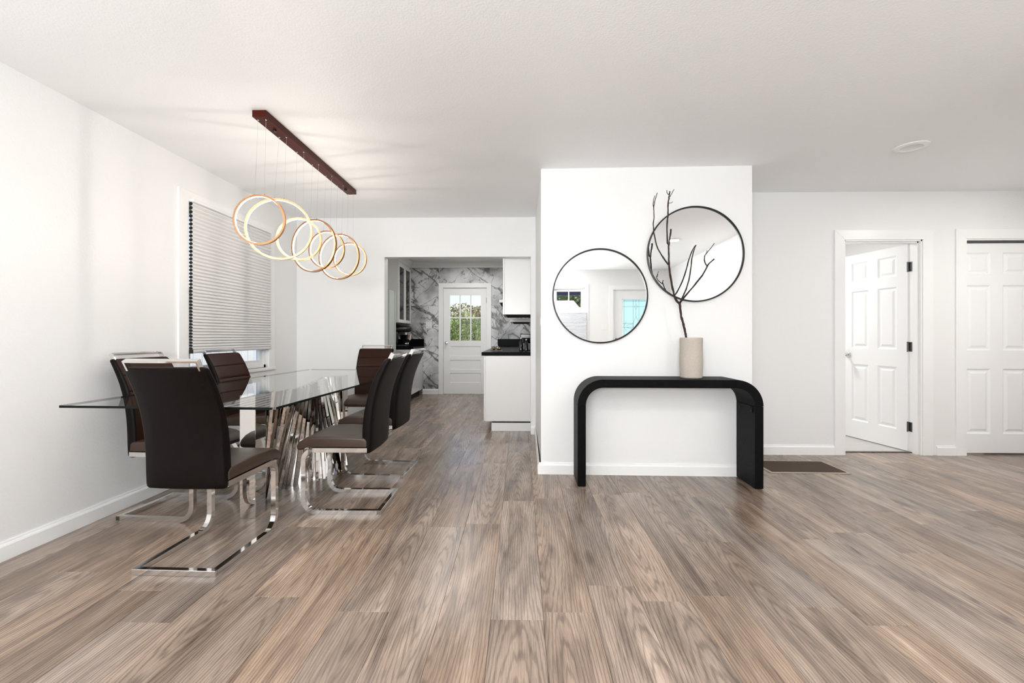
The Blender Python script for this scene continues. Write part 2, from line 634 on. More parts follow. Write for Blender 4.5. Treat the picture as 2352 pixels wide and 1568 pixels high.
# marble clad far kitchen wall, built of slabs
kw = struct('wall_kitchen_far', [(WL, KX0, YK + .012, 8.37, 0, 2.5), (KX0, KX1, YK + .012, 8.37, KH, 2.5), (KX1, .19, YK + .012, 8.37, 0, 2.5)], M['cabinet'])
for (x0, x1, z0, z1) in [(WL, -1.549, .0, .91), (WL, -1.549, .91, 1.679), (WL, -1.549, 1.679, 2.40),
                         (-1.549, KX0, 0, .91), (-1.549, KX0, .91, 1.679), (-1.549, KX0, 1.679, KH), (-1.549, -.34, KH, 2.40),
                         (KX1, .19, 0, .91), (KX1, .19, .91, 1.679), (KX1, .19, 1.679, KH), (-.34, .19, KH, 2.40)]:
    cx, cz = (x0 + x1) / 2, (z0 + z1) / 2
    g = .0012
    bm = bmesh.new()
    bx(bm, x0 - cx + g, x1 - cx - g, -.006, .006, z0 - cz + g, z1 - cz - g, bev=.001)
    finish('marble_slab', bm, M['marble'], kw, loc=(cx, YK + .006, cz))
# crown moulding in the kitchen
def crown(name, x0, x1, y):
    bm = bmesh.new()
    prof = [(0, 2.50), (0, 2.40), (-.012, 2.40), (-.016, 2.425), (-.05, 2.465), (-.055, 2.482), (-.075, 2.485), (-.075, 2.50)]
    rings(bm, [[(x, y + a, z) for a, z in prof] for x in (x0, x1)])
    o = finish(name, bm, M['trim'])
    o['kind'] = 'structure'
crown('trim_1', WL, .19, YK)

# side room behind the open door
struct('wall_side_room', [(2.30, 4.40, 7.0, 7.12, 0, HC), (2.18, 2.30, 4.22, 7.12, 0, HC), (4.40, 4.52, 4.22, 7.12, 0, HC)], W)
struct('ceiling_side_room', [(2.18, 4.52, 4.22, 7.12, HC, HC + .12)], M['ceiling'])
struct('floor_side_room', [(2.18, 4.52, 4.19, 7.12, -.05, 0)], M['room_floor'])
struct('wall_closet', [(4.52, 5.24, 4.80, 4.90, 0, HC), (5.12, 5.24, 4.22, 4.9, 0, HC)], W)
struct('ceiling_closet', [(4.0, 5.24, 4.22, 4.9, HC, HC + .12)], M['ceiling'])
struct('floor_closet', [(4.52, 5.24, 4.15, 4.9, -.05, -.002)], M['room_floor'])

# floor: base slab, then every plank its own piece
fl = struct('floor', [(-2.66, 5.12, -2.02, 8.37, -.10, -.012)], M['dark'])
PWD, PLN = .205, 1.22
def plank(x0, x1, y0, y1):
    cx, cy = (x0 + x1) / 2, (y0 + y1) / 2
    hx, hy = (x1 - x0) / 2 - .0005, (y1 - y0) / 2 - .0005
    bm = bmesh.new()
    c = .0006
    lo = [(-hx, -hy), (hx, -hy), (hx, hy), (-hx, hy)]
    hi = [(-hx + c, -hy + c), (hx - c, -hy + c), (hx - c, hy - c), (-hx + c, hy - c)]
    rings(bm, [[(x, y, -.012) for x, y in lo], [(x, y, -c) for x, y in lo], [(x, y, 0) for x, y in hi]])
    finish('plank', bm, M['plank'], fl, loc=(cx, cy, 0))
fixed_ends = {0: 1.74, -1: 1.69, 1: 1.93, 2: 1.82, -2: 2.55, 3: 1.86, 4: 2.35, 5: 1.79}
k0 = -14
for k in range(k0, 26):
    x0, x1 = .09 + (k) * PWD, .09 + (k + 1) * PWD
    if x1 <= WL or x0 >= 5.0:
        continue
    x0, x1 = max(x0, WL - .0), min(x1, 5.0)
    lo = YB if x0 < 2.76 else 1.90
    if x1 < -1.95: hi = YD
    elif x0 < -.30: hi = YK
    elif x0 < .17: hi = YD + .2
    elif x1 < 1.82: hi = 3.52
    else: hi = 4.19
    e = fixed_ends.get(k, random.uniform(1.2, 2.42))
    cuts = [e + i * PLN for i in range(-6, 8)]
    cuts = [c for c in cuts if lo + .08 < c < hi - .08]
    seq = [lo] + cuts + [hi]
    for a, b in zip(seq[:-1], seq[1:]):
        plank(x0, x1, a, b)

# baseboards: board with a small rounded cap
def baseboard(name, p0, p1, h=.092, t=.014):
    p0, p1 = Vector(p0), Vector(p1)
    d = (p1 - p0)
    L_ = d.length
    prof = [(0, 0), (t, 0), (t, h - .022), (t - .003, h - .014), (t - .006, h - .010), (t - .008, h), (0, h)]
    bm = bmesh.new()
    rings(bm, [[(x, -a, z) for a, z in prof] for x in (0, L_)])
    o = finish(name, bm, M['trim'])
    o.location = (p0.x, p0.y, 0)
    o.rotation_euler = (0, 0, math.atan2(d.y, d.x))
    o['kind'] = 'structure'
    return o
baseboard('baseboard_left', (WL, YB), (WL, YD))
baseboard('baseboard_far', (WL, YD), (-1.538, YD))
baseboard('baseboard_far_corner', (.117, YD), (.172, YD))
baseboard('baseboard_return', (.172, YD), (.152, 3.478))
q = Vector((.150, 3.49)); 
baseboard('baseboard_console', (.150, 3.4905), (1.83, 3.4548))
baseboard('baseboard_right', (1.82, YR), (2.914, YR))
baseboard('baseboard_right_middle', (3.843, YR), (4.013, YR))
baseboard('baseboard_kitchen', (-1.86, YK), (-1.558, YK), h=.10)

# casings (mitred look: two legs and a head, 18 mm proud)
def casing(name, x0, x1, top, y, w, t=.016, sgn=-1, bottom=0.0, sill=False):
    o = empty(name)
    o['kind'] = 'structure'
    ya, yb = (y - t, y) if sgn < 0 else (y, y + t)
    def mit(nm, poly):
        bm = bmesh.new()
        lo = [bm.verts.new((px, ya, pz)) for px, pz in poly]
        hi = [bm.verts.new((px, yb, pz)) for px, pz in poly]
        bm.faces.new(lo); bm.faces.new(list(reversed(hi)))
        for i in range(len(poly)):
            j = (i + 1) % len(poly)
            bm.faces.new((lo[i], hi[i], hi[j], lo[j]))
        bmesh.ops.recalc_face_normals(bm, faces=bm.faces)
        bmesh.ops.bevel(bm, geom=list(bm.edges), offset=.0015, segments=1, affect='EDGES')
        finish(nm, bm, M['trim'], o)
    mit('casing_leg', [(x0 - w, bottom), (x0, bottom), (x0, top), (x0 - w, top + w)])
    mit('casing_leg', [(x1, bottom), (x1 + w, bottom), (x1 + w, top + w), (x1, top)])
    mit('casing_head', [(x0 - w, top + w), (x0, top), (x1, top), (x1 + w, top + w)])
    if sill:
        mit('casing_sill', [(x0 - w, bottom - w), (x1 + w, bottom - w), (x1 + w, bottom), (x0 - w, bottom)])
    return o
casing('trim_2', DX0, DX1, 1.992, YR, .092)
casing('trim_3', CX0, 5.3, 1.997, YR, .094)
casing('trim_4', KX0, KX1, KH, YK, .088)
casing('trim_5', ED[0], ED[1], ED[2], YB, .09, sgn=1)
# jambs of the open doorway with a stop bead
struct('trim_6', [(DX0 - .002, DX0 + .012, YR - .004, 4.235, 0, 1.992), (DX1 - .012, DX1 + .002, YR - .004, 4.235, 0, 1.992),
                  (DX0, DX1, YR - .004, 4.235, 1.98, 1.994), (DX1 - .024, DX1 - .012, 4.12, 4.165, 0, 1.98), (DX0 + .012, DX0 + .024, 4.12, 4.165, 0, 1.98),
                  (DX0, DX1, 4.12, 4.165, 1.968, 1.98)], M['trim'])
struct('trim_7', [(DX0, DX1, 4.185, 4.215, -.004, .006)], M['hinge'])     # metal threshold strip
struct('trim_8', [(CX0 - .002, CX0 + .010, YR - .004, 4.215, 0, 1.997), (CX0, 5.0, YR - .004, 4.215, 1.985, 1.999)], M['trim'])
struct('trim_9', [(CX0 + .01, 5.0, 4.115, 4.20, 1.968, 1.985)], M['hinge'])   # sliding door track

# ------------------------------------------------------------------ panelled doors
def raised_panel(parent, x0, x1, z0, z1, y, depth=.009, sgn=-1):
    """a raised field inside a moulded recess, facing -y (sgn -1)"""
    bm = bmesh.new()
    def rect(i, yy):
        return [(x0 + i, yy, z0 + i), (x1 - i, yy, z0 + i), (x1 - i, yy, z1 - i), (x0 + i, yy, z1 - i)]
    s = sgn
    loops = [rect(0, y - s * .014), rect(0, y), rect(.008, y - s * depth * .5), rect(.014, y - s * depth),
             rect(.026, y - s * depth), rect(.046, y - s * .002)]
    vl = rings(bm, loops, True, False)
    bm.faces.new(vl[-1]); bm.faces.new(list(reversed(vl[0])))
    return finish('panel', bm, M['door'], parent)

def six_panel(parent, w, h, t, z0=.008, y=0.0):
    """door leaf from x 0..w, face at y, thickness t behind; stiles, rails and six panels"""
    st, mu = .105 * w / .71, .10 * w / .71
    pw = (w - 2 * st - mu) / 2
    rows = [(.193, .802), (.972, 1.584), (1.684, 1.889)]
    rows = [(a * h / 1.975, b * h / 1.975) for a, b in rows]
    cols = [(st, st + pw), (st + pw + mu, w - st)]
    bm = bmesh.new()
    bx(bm, 0, st, y, y + t, z0, h); bx(bm, w - st, w, y, y + t, z0, h); bx(bm, st + pw, st + pw + mu, y, y + t, z0, h)
    edges = [z0] + [v for r in rows for v in r] + [h]
    for i in range(0, len(edges), 2):
        for c in cols:
            bx(bm, c[0], c[1], y, y + t, edges[i], edges[i + 1])
    for c in cols:
        for r in rows:
            bx(bm, c[0], c[1], y + .014, y + t - .014, r[0], r[1])
    finish('leaf', bm, M['door'], parent)
    for c in cols:
        for r in rows:
            raised_panel(parent, c[0], c[1], r[0], r[1], y)

d1 = empty('door_1', (3.690, 4.222, 0), R(180 - 82))
d1['kind'] = 'structure'
d1['label'] = 'white six-panel door standing open into the bright side room'
# leaf runs from the hinge away into the side room; the face towards the hall is local +y, so mirror the leaf
six_panel(d1, .700, 1.975, .035)
for ch in list(d1.children):
    ch.scale = (1, -1, 1)
# hinges (leaf on the door edge and leaf on the jamb, with a knuckle)
for z in (.24, 1.0, 1.76):
    h = box('hinge', (-.003, .001, -.034, -.002, z - .045, z + .045), M['hinge'], d1, bev=.001)
    bm = bmesh.new(); tube(bm, [(-.004, .004, z - .048), (-.004, .004, z + .048)], .0055, 10)
    finish('hinge_pin', bm, M['hinge'], h, 'angle')
jm = empty('trim_10', (0, 0, 0)); jm['kind'] = 'structure'
for z in (.24, 1.0, 1.76):
    hp = box('hinge_leaf', (3.698, 3.7005, 4.182, 4.216, z - .045, z + .045), M['hinge'], jm, bev=.0008)
    bm = bmesh.new()
    for dz, dy in ((-.028, .010), (0, .020), (.028, .010)):
        tube(bm, [(3.6985, 4.186 + dy, z + dz), (3.6965, 4.186 + dy, z + dz)], .0035, 8)
    finish('screw_heads', bm, M['dark'], hp)
kn = bmesh.new()
prof = [(.030, 0), (.030, .006), (.012, .010), (.011, .030), (.024, .040), (.029, .052), (.024, .064), (.004, .069)]
lathe(kn, prof, 20, cap=True)
o = finish('knob', kn, M['chrome'], d1, 'angle'); o.location = (.635, 0, .90); o.rotation_euler = (R(-90), 0, 0)
kn = bmesh.new(); lathe(kn, prof, 20, cap=True)
o = finish('knob', kn, M['chrome'], d1, 'angle'); o.location = (.635, -.035, .90); o.rotation_euler = (R(90), 0, 0)

d2 = empty('door_2', (4.035, 4.135, 0), R(-.5))
d2['kind'] = 'structure'
d2['label'] = 'closed white six-panel sliding closet door at right edge'
six_panel(d2, .78, 1.965, .034, z0=.016)
pull = bmesh.new(); lathe(pull, [(.028, 0), (.028, .004), (.022, .006), (.020, .002), (.002, .001)], 20, cap=True)
o = finish('finger_pull', pull, M['hinge'], d2, 'angle'); o.location = (.715, -.001, .90); o.rotation_euler = (R(90), 0, 0)

# kitchen door: six panes over three sunk panels
d3 = empty('door_3', (KX0 + .004, 8.268, 0))
d3['kind'] = 'structure'
d3['label'] = 'white kitchen door with six window panes over three flat panels'
kwid = KX1 - KX0 - .008
gx0, gx1, gz0, gz1 = .120, .709, 1.017, 1.886
bm = bmesh.new()
bx(bm, 0, gx0, 0, .04, .006, 2.014); bx(bm, gx1, kwid, 0, .04, .006, 2.014)
rails = [(.006, .215), (.40, .465), (.65, .72), (.91, gz0), (gz1, 2.014)]
for a, b in rails:
    bx(bm, gx0, gx1, 0, .04, a, b)
finish('leaf', bm, M['door'], d3)
for a, b in [(.215, .40), (.465, .65), (.72, .91)]:
    bm = bmesh.new()
    def rect(i, yy):
        return [(gx0 + i, yy, a + i), (gx1 - i, yy, a + i), (gx1 - i, yy, b - i), (gx0 + i, yy, b - i)]
    vl = rings(bm, [rect(0, .03), rect(0, .001), rect(.006, .006), rect(.010, .012)], True, False)
    bm.faces.new(vl[-1]); bm.faces.new(list(reversed(vl[0])))
    finish('panel', bm, M['door'], d3)
px = (gx1 - gx0 - 2 * .024) / 3
pz = (gz1 - gz0 - .026) / 2
for i in range(2):
    x = gx0 + px * (i + 1) + .024 * i
    box('muntin', (x, x + .024, .006, .034, gz0, gz1), M['door'], d3, bev=.002)
box('muntin', (gx0, gx1, .008, .032, gz0 + pz, gz0 + pz + .026), M['door'], d3, bev=.002)
for i in range(3):
    for j in range(2):
        x = gx0 + i * (px + .024); z = gz0 + j * (pz + .026)
        box('pane', (x, x + px, .018, .022, z, z + pz), M['glass'], d3)
kn = bmesh.new(); lathe(kn, prof, 18, cap=True)
o = finish('knob', kn, M['chrome'], d3, 'angle'); o.location = (.058, 0, .975); o.rotation_euler = (R(90), 0, 0)
for z in (1.78, .25):
    box('hinge', (kwid - .004, kwid + .010, -.012, .004, z - .05, z + .05), M['black_metal'], d3, bev=.002)

# entry door behind the camera (seen in the mirror)
d4 = empty('door_4', (ED[0] + .006, -1.93, 0))
d4['kind'] = 'structure'
d4['label'] = 'white entry door with leaded teal glass, reflected in the left mirror'
ew = ED[1] - ED[0] - .012
ex0, ex1, ez0, ez1 = .168, ew - .168, .30, 1.856
bm = bmesh.new()
bx(bm, 0, ex0, -.045, 0, .008, 2.02); bx(bm, ex1, ew, -.045, 0, .008, 2.02)
bx(bm, ex0, ex1, -.045, 0, .008, ez0); bx(bm, ex0, ex1, -.045, 0, ez1, 2.02)
finish('leaf', bm, M['door'], d4)
for a in [(ex0, ex0 + .018, ez0, ez1), (ex1 - .018, ex1, ez0, ez1), (ex0, ex1, ez0, ez0 + .018), (ex0, ex1, ez1 - .018, ez1)]:
    box('glazing_bead', (a[0], a[1], -.002, .010, a[2], a[3]), M['door'], d4, bev=.003)
gp = box('leaded_glass', (ex0, ex1, -.026, -.020, ez0, ez1), M['leaded'], d4)
cm = (ex0 + ex1) / 2
bm = bmesh.new()
def came(x0, z0, x1, z1):
    tube(bm, [(x0, -.018, z0), (x1, -.018, z1)], .0028, 6)
for x in (ex0 + .05, ex1 - .05, cm - .055, cm + .055):
    came(x, ez0, x, ez1)
for z in (ez1 - .05, ez0 + .05, ez1 - .16, ez0 + .16):
    came(ex0, z, ex1, z)
for z in (ez1 - .16, ez0 + .16):
    came(cm - .03, z, cm, z + .045); came(cm, z + .045, cm + .03, z); came(cm + .03, z, cm, z - .045); came(cm, z - .045, cm - .03, z)
zc = 1.30
came(cm, ez1, cm, ez1 - .115); came(cm, ez1 - .205, cm, zc + .2)
for s in (-1, 1):
    prev = None
    for i in range(13):
        a = i / 12 * math.pi
        p_ = (cm + s * .06 * math.sin(a), zc + .2 - .4 * i / 12)
        if prev: came(prev[0], prev[1], p_[0], p_[1])
        prev = p_
    came(cm + s * .05, zc + .05, cm + s * .19, zc + .02); came(cm + s * .05, zc - .06, cm + s * .19, zc - .02)
    came(cm + s * .19, zc + .1, cm + s * .24, zc); came(cm + s * .19, zc - .1, cm + s * .24, zc)
    came(ex0 if s < 0 else ex1, zc - .02, cm + s * .055, zc - .02); came(ex0 if s < 0 else ex1, zc + .06, cm + s * .055, zc + .06)
finish('came', bm, M['hinge'], gp)
kn = bmesh.new(); lathe(kn, prof, 18, cap=True)
o = finish('knob', kn, M['black_metal'], d4, 'angle'); o.location = (.06, 0, 1.03); o.rotation_euler = (R(-90), 0, 0)

# ------------------------------------------------------------------ windows
def shade(parent, axis, a0, a1, z0, z1, n, depth, face, endmat, fab, dense=True):
    """honeycomb shade: zigzag cells between a0..a1 along y or x, centre plane at `face`"""
    zs = []
    for i in range(n + 1):
        t = i / n
        zs.append(z1 - (z1 - z0) * ((t * 1.18 - .18 * t * t) if dense else t))
    P = (lambda d, a, z: (face + d, a, z)) if axis == 'y' else (lambda d, a, z: (a, face + d, z))
    bm = bmesh.new()
    for sgn in (-1, 1):
        pts = []
        for i in range(n):
            pts.append((sgn * .0015, zs[i]))
            zm = (zs[i] + zs[i + 1]) / 2
            dz = (zs[i] - zs[i + 1]) * .16
            pts.append((sgn * depth / 2, zm + dz)); pts.append((sgn * depth / 2, zm - dz))
        pts.append((sgn * .0015, zs[-1]))
        v0 = [bm.verts.new(P(d, a0, z)) for d, z in pts]
        v1 = [bm.verts.new(P(d, a1, z)) for d, z in pts]
        for i in range(len(pts) - 1):
            bm.faces.new((v0[i], v1[i], v1[i + 1], v0[i + 1]))
    sh = finish('shade_fabric', bm, fab, parent)
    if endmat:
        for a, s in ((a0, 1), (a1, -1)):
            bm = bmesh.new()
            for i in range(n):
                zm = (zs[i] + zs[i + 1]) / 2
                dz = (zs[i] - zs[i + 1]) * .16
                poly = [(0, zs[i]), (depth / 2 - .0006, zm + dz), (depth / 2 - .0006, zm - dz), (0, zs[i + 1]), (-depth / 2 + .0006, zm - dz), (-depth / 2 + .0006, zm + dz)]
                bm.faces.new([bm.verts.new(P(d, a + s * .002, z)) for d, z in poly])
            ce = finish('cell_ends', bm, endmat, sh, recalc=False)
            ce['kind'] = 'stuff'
    return sh

# dining window on the left wall
w1 = empty('window_1', (0, 0, 0)); w1['kind'] = 'structure'
w1['label'] = 'dining window in the left wall behind a pleated shade'
wy0, wy1, wz0, wz1 = 3.27, 4.33, .79, 2.14
cw_ = .098
def wedge(nm, poly, t=.016):
    bm = bmesh.new()
    lo = [bm.verts.new((WL, a, z)) for a, z in poly]
    hi = [bm.verts.new((WL + t, a, z)) for a, z in poly]
    bm.faces.new(lo); bm.faces.new(list(reversed(hi)))
    for i in range(len(poly)):
        j = (i + 1) % len(poly)
        bm.faces.new((lo[i], hi[i], hi[j], lo[j]))
    bmesh.ops.recalc_face_normals(bm, faces=bm.faces)
    bmesh.ops.bevel(bm, geom=list(bm.edges), offset=.002, segments=1, affect='EDGES')
    finish(nm, bm, M['trim'], w1)
wedge('casing_leg', [(wy0 - cw_, wz0), (wy0, wz0), (wy0, wz1), (wy0 - cw_, wz1 + .07)])
wedge('casing_leg', [(wy1, wz0), (wy1 + cw_, wz0), (wy1 + cw_, wz1 + .07), (wy1, wz1)])
wedge('casing_head', [(wy0 - cw_, wz1 + .07), (wy0, wz1), (wy1, wz1), (wy1 + cw_, wz1 + .07)])
box('window_sill', (WL - .06, WL + .03, wy0 - cw_, wy1 + cw_, wz0 - .03, wz0), M['trim'], w1, bev=.004)
box('apron', (WL, WL + .014, wy0 - .09, wy1 + .09, wz0 - .10, wz0 - .03), M['trim'], w1, bev=.002)
bm = bmesh.new()
for d in [(-2.64, -2.56, wy0, wy0 + .035, wz0, wz1), (-2.64, -2.56, wy1 - .035, wy1, wz0, wz1), (-2.64, -2.56, wy0, wy1, wz0, wz0 + .03), (-2.64, -2.56, wy0, wy1, wz1 - .03, wz1)]:
    bx(bm, *d, bev=.002)
finish('window_frame', bm, M['trim'], w1)
def sash(parent, xa, xb, y0, y1, z0, z1, sw=.045):
    bm = bmesh.new()
    bx(bm, xa, xb, y0, y0 + sw, z0, z1, bev=.003); bx(bm, xa, xb, y1 - sw, y1, z0, z1, bev=.003)
    bx(bm, xa, xb, y0 + sw, y1 - sw, z0, z0 + sw, bev=.003); bx(bm, xa, xb, y0 + sw, y1 - sw, z1 - sw, z1, bev=.003)
    s = finish('sash', bm, M['trim'], parent)
    box('pane', ((xa + xb) / 2 - .002, (xa + xb) / 2 + .002, y0 + sw, y1 - sw, z0 + sw, z1 - sw), M['glass'], s)
sash(w1, -2.605, -2.575, wy0 + .035, wy1 - .035, wz0 + .03, 1.47)
sash(w1, -2.637, -2.607, wy0 + .035, wy1 - .035, 1.43, wz1 - .03)
bl = thing('window_shade', 'light grey pleated honeycomb shade lowered over the dining window', 'window shade', (-2.515, 3.79, .97))
l = bl.location
shade(bl, 'y', 3.275 - l.y, 4.325 - l.y, .995 - l.z, 2.128 - l.z, 42, .030, 0.0, M['shade_end'], M['shade'])
box('head_rail', (-.022, .022, 3.275 - l.y, 4.325 - l.y, 2.128 - l.z, 2.150 - l.z), M['trim'], bl, bev=.003)
br_ = box('bottom_rail', (-.019, .019, 3.272 - l.y, 4.328 - l.y, .970 - l.z, .997 - l.z), plain('rail_grey', (.62, .62, .63), .35), bl, bev=.008, seg=3)
box('end_cap', (-.021, .021, 3.268 - l.y, 3.273 - l.y, .968 - l.z, .999 - l.z), M['dark'], br_)

# front window behind the camera, top-down shade
w2 = empty('window_2', (0, 0, 0)); w2['kind'] = 'structure'
w2['label'] = 'small front window with four upper panes, reflected in the left mirror'
def rsash(z0, z1, y, grid):
    x0, x1, sw = FW[0] + .02, FW[1] - .02, .05
    bm = bmesh.new()
    bx(bm, x0, x0 + sw, y - .03, y, z0, z1, bev=.003); bx(bm, x1 - sw, x1, y - .03, y, z0, z1, bev=.003)
    bx(bm, x0 + sw, x1 - sw, y - .03, y, z0, z0 + sw, bev=.003); bx(bm, x0 + sw, x1 - sw, y - .03, y, z1 - sw, z1, bev=.003)
    s = finish('sash', bm, M['trim'], w2)
    if grid:
        xm, zm = (x0 + x1) / 2, (z0 + z1) / 2 - .05
        box('muntin', (xm - .011, xm + .011, y - .026, y - .004, z0 + sw, z1 - sw), M['trim'], s)
        box('muntin', (x0 + sw, x1 - sw, y - .025, y - .005, zm - .009, zm + .009), M['trim'], s)
        for a, b in ((x0 + sw, xm - .011), (xm + .011, x1 - sw)):
            for c, d in ((z0 + sw, zm - .009), (zm + .009, z1 - sw)):
                box('pane', (a, b, y - .017, y - .013, c, d), M['glass'], s)
    else:
        box('pane', (x0 + sw, x1 - sw, y - .017, y - .013, z0 + sw, z1 - sw), M['glass'], s)
rsash(1.40, FW[3] - .015, -1.965, True)
rsash(FW[2] + .02, 1.44, -1.93, False)
bm = bmesh.new()
for d in [(FW[0], FW[0] + .02, -2.01, YB, FW[2], FW[3]), (FW[1] - .02, FW[1], -2.01, YB, FW[2], FW[3]), (FW[0], FW[1], -2.01, YB, FW[3] - .015, FW[3]), (FW[0], FW[1], -2.01, YB, FW[2], FW[2] + .02)]:
    bx(bm, *d)
finish('window_frame', bm, M['trim'], w2)
casing('trim_11', FW[0], FW[1], FW[3], YB, .08, sgn=1, bottom=FW[2], sill=True)
sh2 = thing('window_shade', 'white pleated shade covering the lower front window, seen in the left mirror', 'window shade', (.755, YB + .012, .72))
l = sh2.location
shade(sh2, 'x', FW[0] - l.x - .03, FW[1] - l.x + .03, .74 - l.z, 1.565 - l.z, 30, .028, .018, None, M['shade_white'], dense=False)
box('top_rail', (FW[0] - l.x - .03, FW[1] - l.x + .03, .002, .036, 1.565 - l.z, 1.59 - l.z), M['trim'], sh2, bev=.003)
box('bottom_rail', (FW[0] - l.x - .03, FW[1] - l.x + .03, .002, .036, .72 - l.z, .742 - l.z), M['trim'], sh2, bev=.003)
# assumed picture window behind the camera, added as the place of the fill lamp
w3 = empty('window_3', (0, 0, 0)); w3['kind'] = 'structure'
bm = bmesh.new()
for d in [(PW[0], PW[0] + .05, -2.0, -1.93, PW[2], PW[3]), (PW[1] - .05, PW[1], -2.0, -1.93, PW[2], PW[3]), (PW[0], PW[1], -2.0, -1.93, PW[2], PW[2] + .05), (PW[0], PW[1], -2.0, -1.93, PW[3] - .05, PW[3]), (-.68, -.62, -2.0, -1.93, PW[2], PW[3])]:
    bx(bm, *d)
finish('window_frame', bm, M['trim'], w3)
for a, b in ((PW[0] + .05, -.68), (-.62, PW[1] - .05)):
    box('pane', (a, b, -1.967, -1.963, PW[2] + .05, PW[3] - .05), M['glass'], w3)
casing('trim_12', PW[0], PW[1], PW[3], YB, .08, sgn=1, bottom=PW[2], sill=True)

# ------------------------------------------------------------------ recessed ceiling lights
def downlight(x, y, on, label):
    t = thing('recessed_light', label, 'ceiling light', (x, y, HC), 0, 'recessed ceiling lights')
    bm = bmesh.new()
    lathe(bm, [(.060, -.001), (.066, -.009), (.090, -.010), (.100, -.005), (.102, 0)], 40)
    finish('trim_ring', bm, M['trim'], t, 'angle')
    bm = bmesh.new()
    lathe(bm, [(.066, -.008), (.058, -.002), (.0001, -.002)], 40)
    finish('lens', bm, M['lens_on'] if on else M['lens_off'], t, 'angle')
    if on:
        lo = light('recessed_lamp', 'AREA', (0, 0, -.014), (0, 0, 0), on, (1, .975, .94), shape='DISK', size=.12)
        lo.parent = t
    return t
downlight(2.765, 3.134, 0, 'unlit round white downlight in the ceiling above the doors')
downlight(2.02, .78, 11, 'lit round white downlight whose reflection glows in the right mirror')
downlight(.10, .78, 7, 'added fill downlight in the ceiling above the viewer')  # unseen lamp added to light the main room
downlight(-1.60, .60, 9, 'added fill downlight in the ceiling by the left wall behind the viewer')  # another unseen lamp, added for room light
downlight(.10, -1.0, 9, 'added fill downlight in the ceiling near the rear wall')  # unseen lamp added for light from the rear of the room

downlight(4.15, 2.75, 14, 'added fill downlight in the hall ceiling past the right edge')  # unseen lamp added to brighten the right wall
downlight(3.0, 5.5, 24, 'added fill downlight in the ceiling of the bright side room')  # unseen lamp added to keep the side room bright
downlight(-.95, 5.9, 8, 'added fill downlight in the kitchen ceiling near the opening')  # unseen lamp added to lift the dark kitchen
downlight(-.95, 7.3, 7, 'added fill downlight in the kitchen ceiling near the glazed door')  # second unseen kitchen lamp, added for the same lift
for o_ in COL.objects:
    if o_.name.startswith('recessed_light') and o_.location.y > 5 and o_.location.x < 0:
        o_.location.z = 2.50

# ------------------------------------------------------------------ dining table
TROT = R(-2.2)
tb = thing('dining_table', 'rectangular clear glass dining table on a fanned mirror-steel slat base', 'dining table', (-1.70, 3.31, 0), TROT)
bm = bmesh.new()
bx(bm, -.56, .56, -1.21, 1.21, .744, .756)
bm.normal_update()
bmesh.ops.recalc_face_normals(bm, faces=bm.faces)
for f in bm.faces:
    f.material_index = 0 if abs(f.normal.z) > .5 else 1
bmesh.ops.bevel(bm, geom=[e for e in bm.edges if abs(e.verts[0].co.z - e.verts[1].co.z) > .005], offset=.012, segments=3, affect='EDGES')
finish('glass_top', bm, [M['table_glass'], M['glass_edge']], tb)
for y in (-.66, .66):
    box('post', ((.03 if y < 0 else -.03), (.13 if y < 0 else .07), y - .05, y + .05, 0, .743), M['mirror_steel'], tb, bev=.002)
N = 42
def lerp(a, b, t): return a + (b - a) * t
for i in range(N):
    t = i / (N - 1)
    # plan of the feet swings one way, plan of the tops the other: a twisted fan
    yb = lerp(-.36, .30, t); xb = lerp(-.12, .30, t)
    yt = lerp(-.52, .56, t); xt = lerp(.22, -.10, t) + .03 * math.sin(t * math.pi)
    if t < .18:
        u = t / .18
        xb = lerp(.06, xb, u); yb = lerp(-.57, yb, u); xt = lerp(.08, xt, u); yt = lerp(-.57, yt, u)
    if t > .85:
        u = (t - .85) / .15
        xb = lerp(xb, .06, u); yb = lerp(yb, .57, u); xt = lerp(xt, .04, u); yt = lerp(yt, .57, u)
    step = .016 * ((i % 3) - 1)
    B, T = Vector((xb + step, yb, 0)), Vector((xt + step, yt, .743))
    ax = (T - B).normalized()
    an_ = 1.15 + .30 * math.sin(i * 2.1)
    sd = Vector((-math.cos(an_), math.sin(an_), 0))
    sd = (sd - ax * sd.dot(ax)).normalized()
    nn = ax.cross(sd)
    wv_, th_ = .036, .009
    bm = bmesh.new()
    loops = []
    for Pt in (B, T):
        lp = []
        for su, sv in ((-1, -1), (1, -1), (1, 1), (-1, 1)):
            d = sd * (wv_ * su) + nn * (th_ * sv)
            p = Pt + d
            k = (Pt.z - p.z) / ax.z
            p = p + ax * k
            lp.append(p)
        loops.append(lp)
    rings(bm, loops)
    finish('slat', bm, M['mirror_steel'], tb)

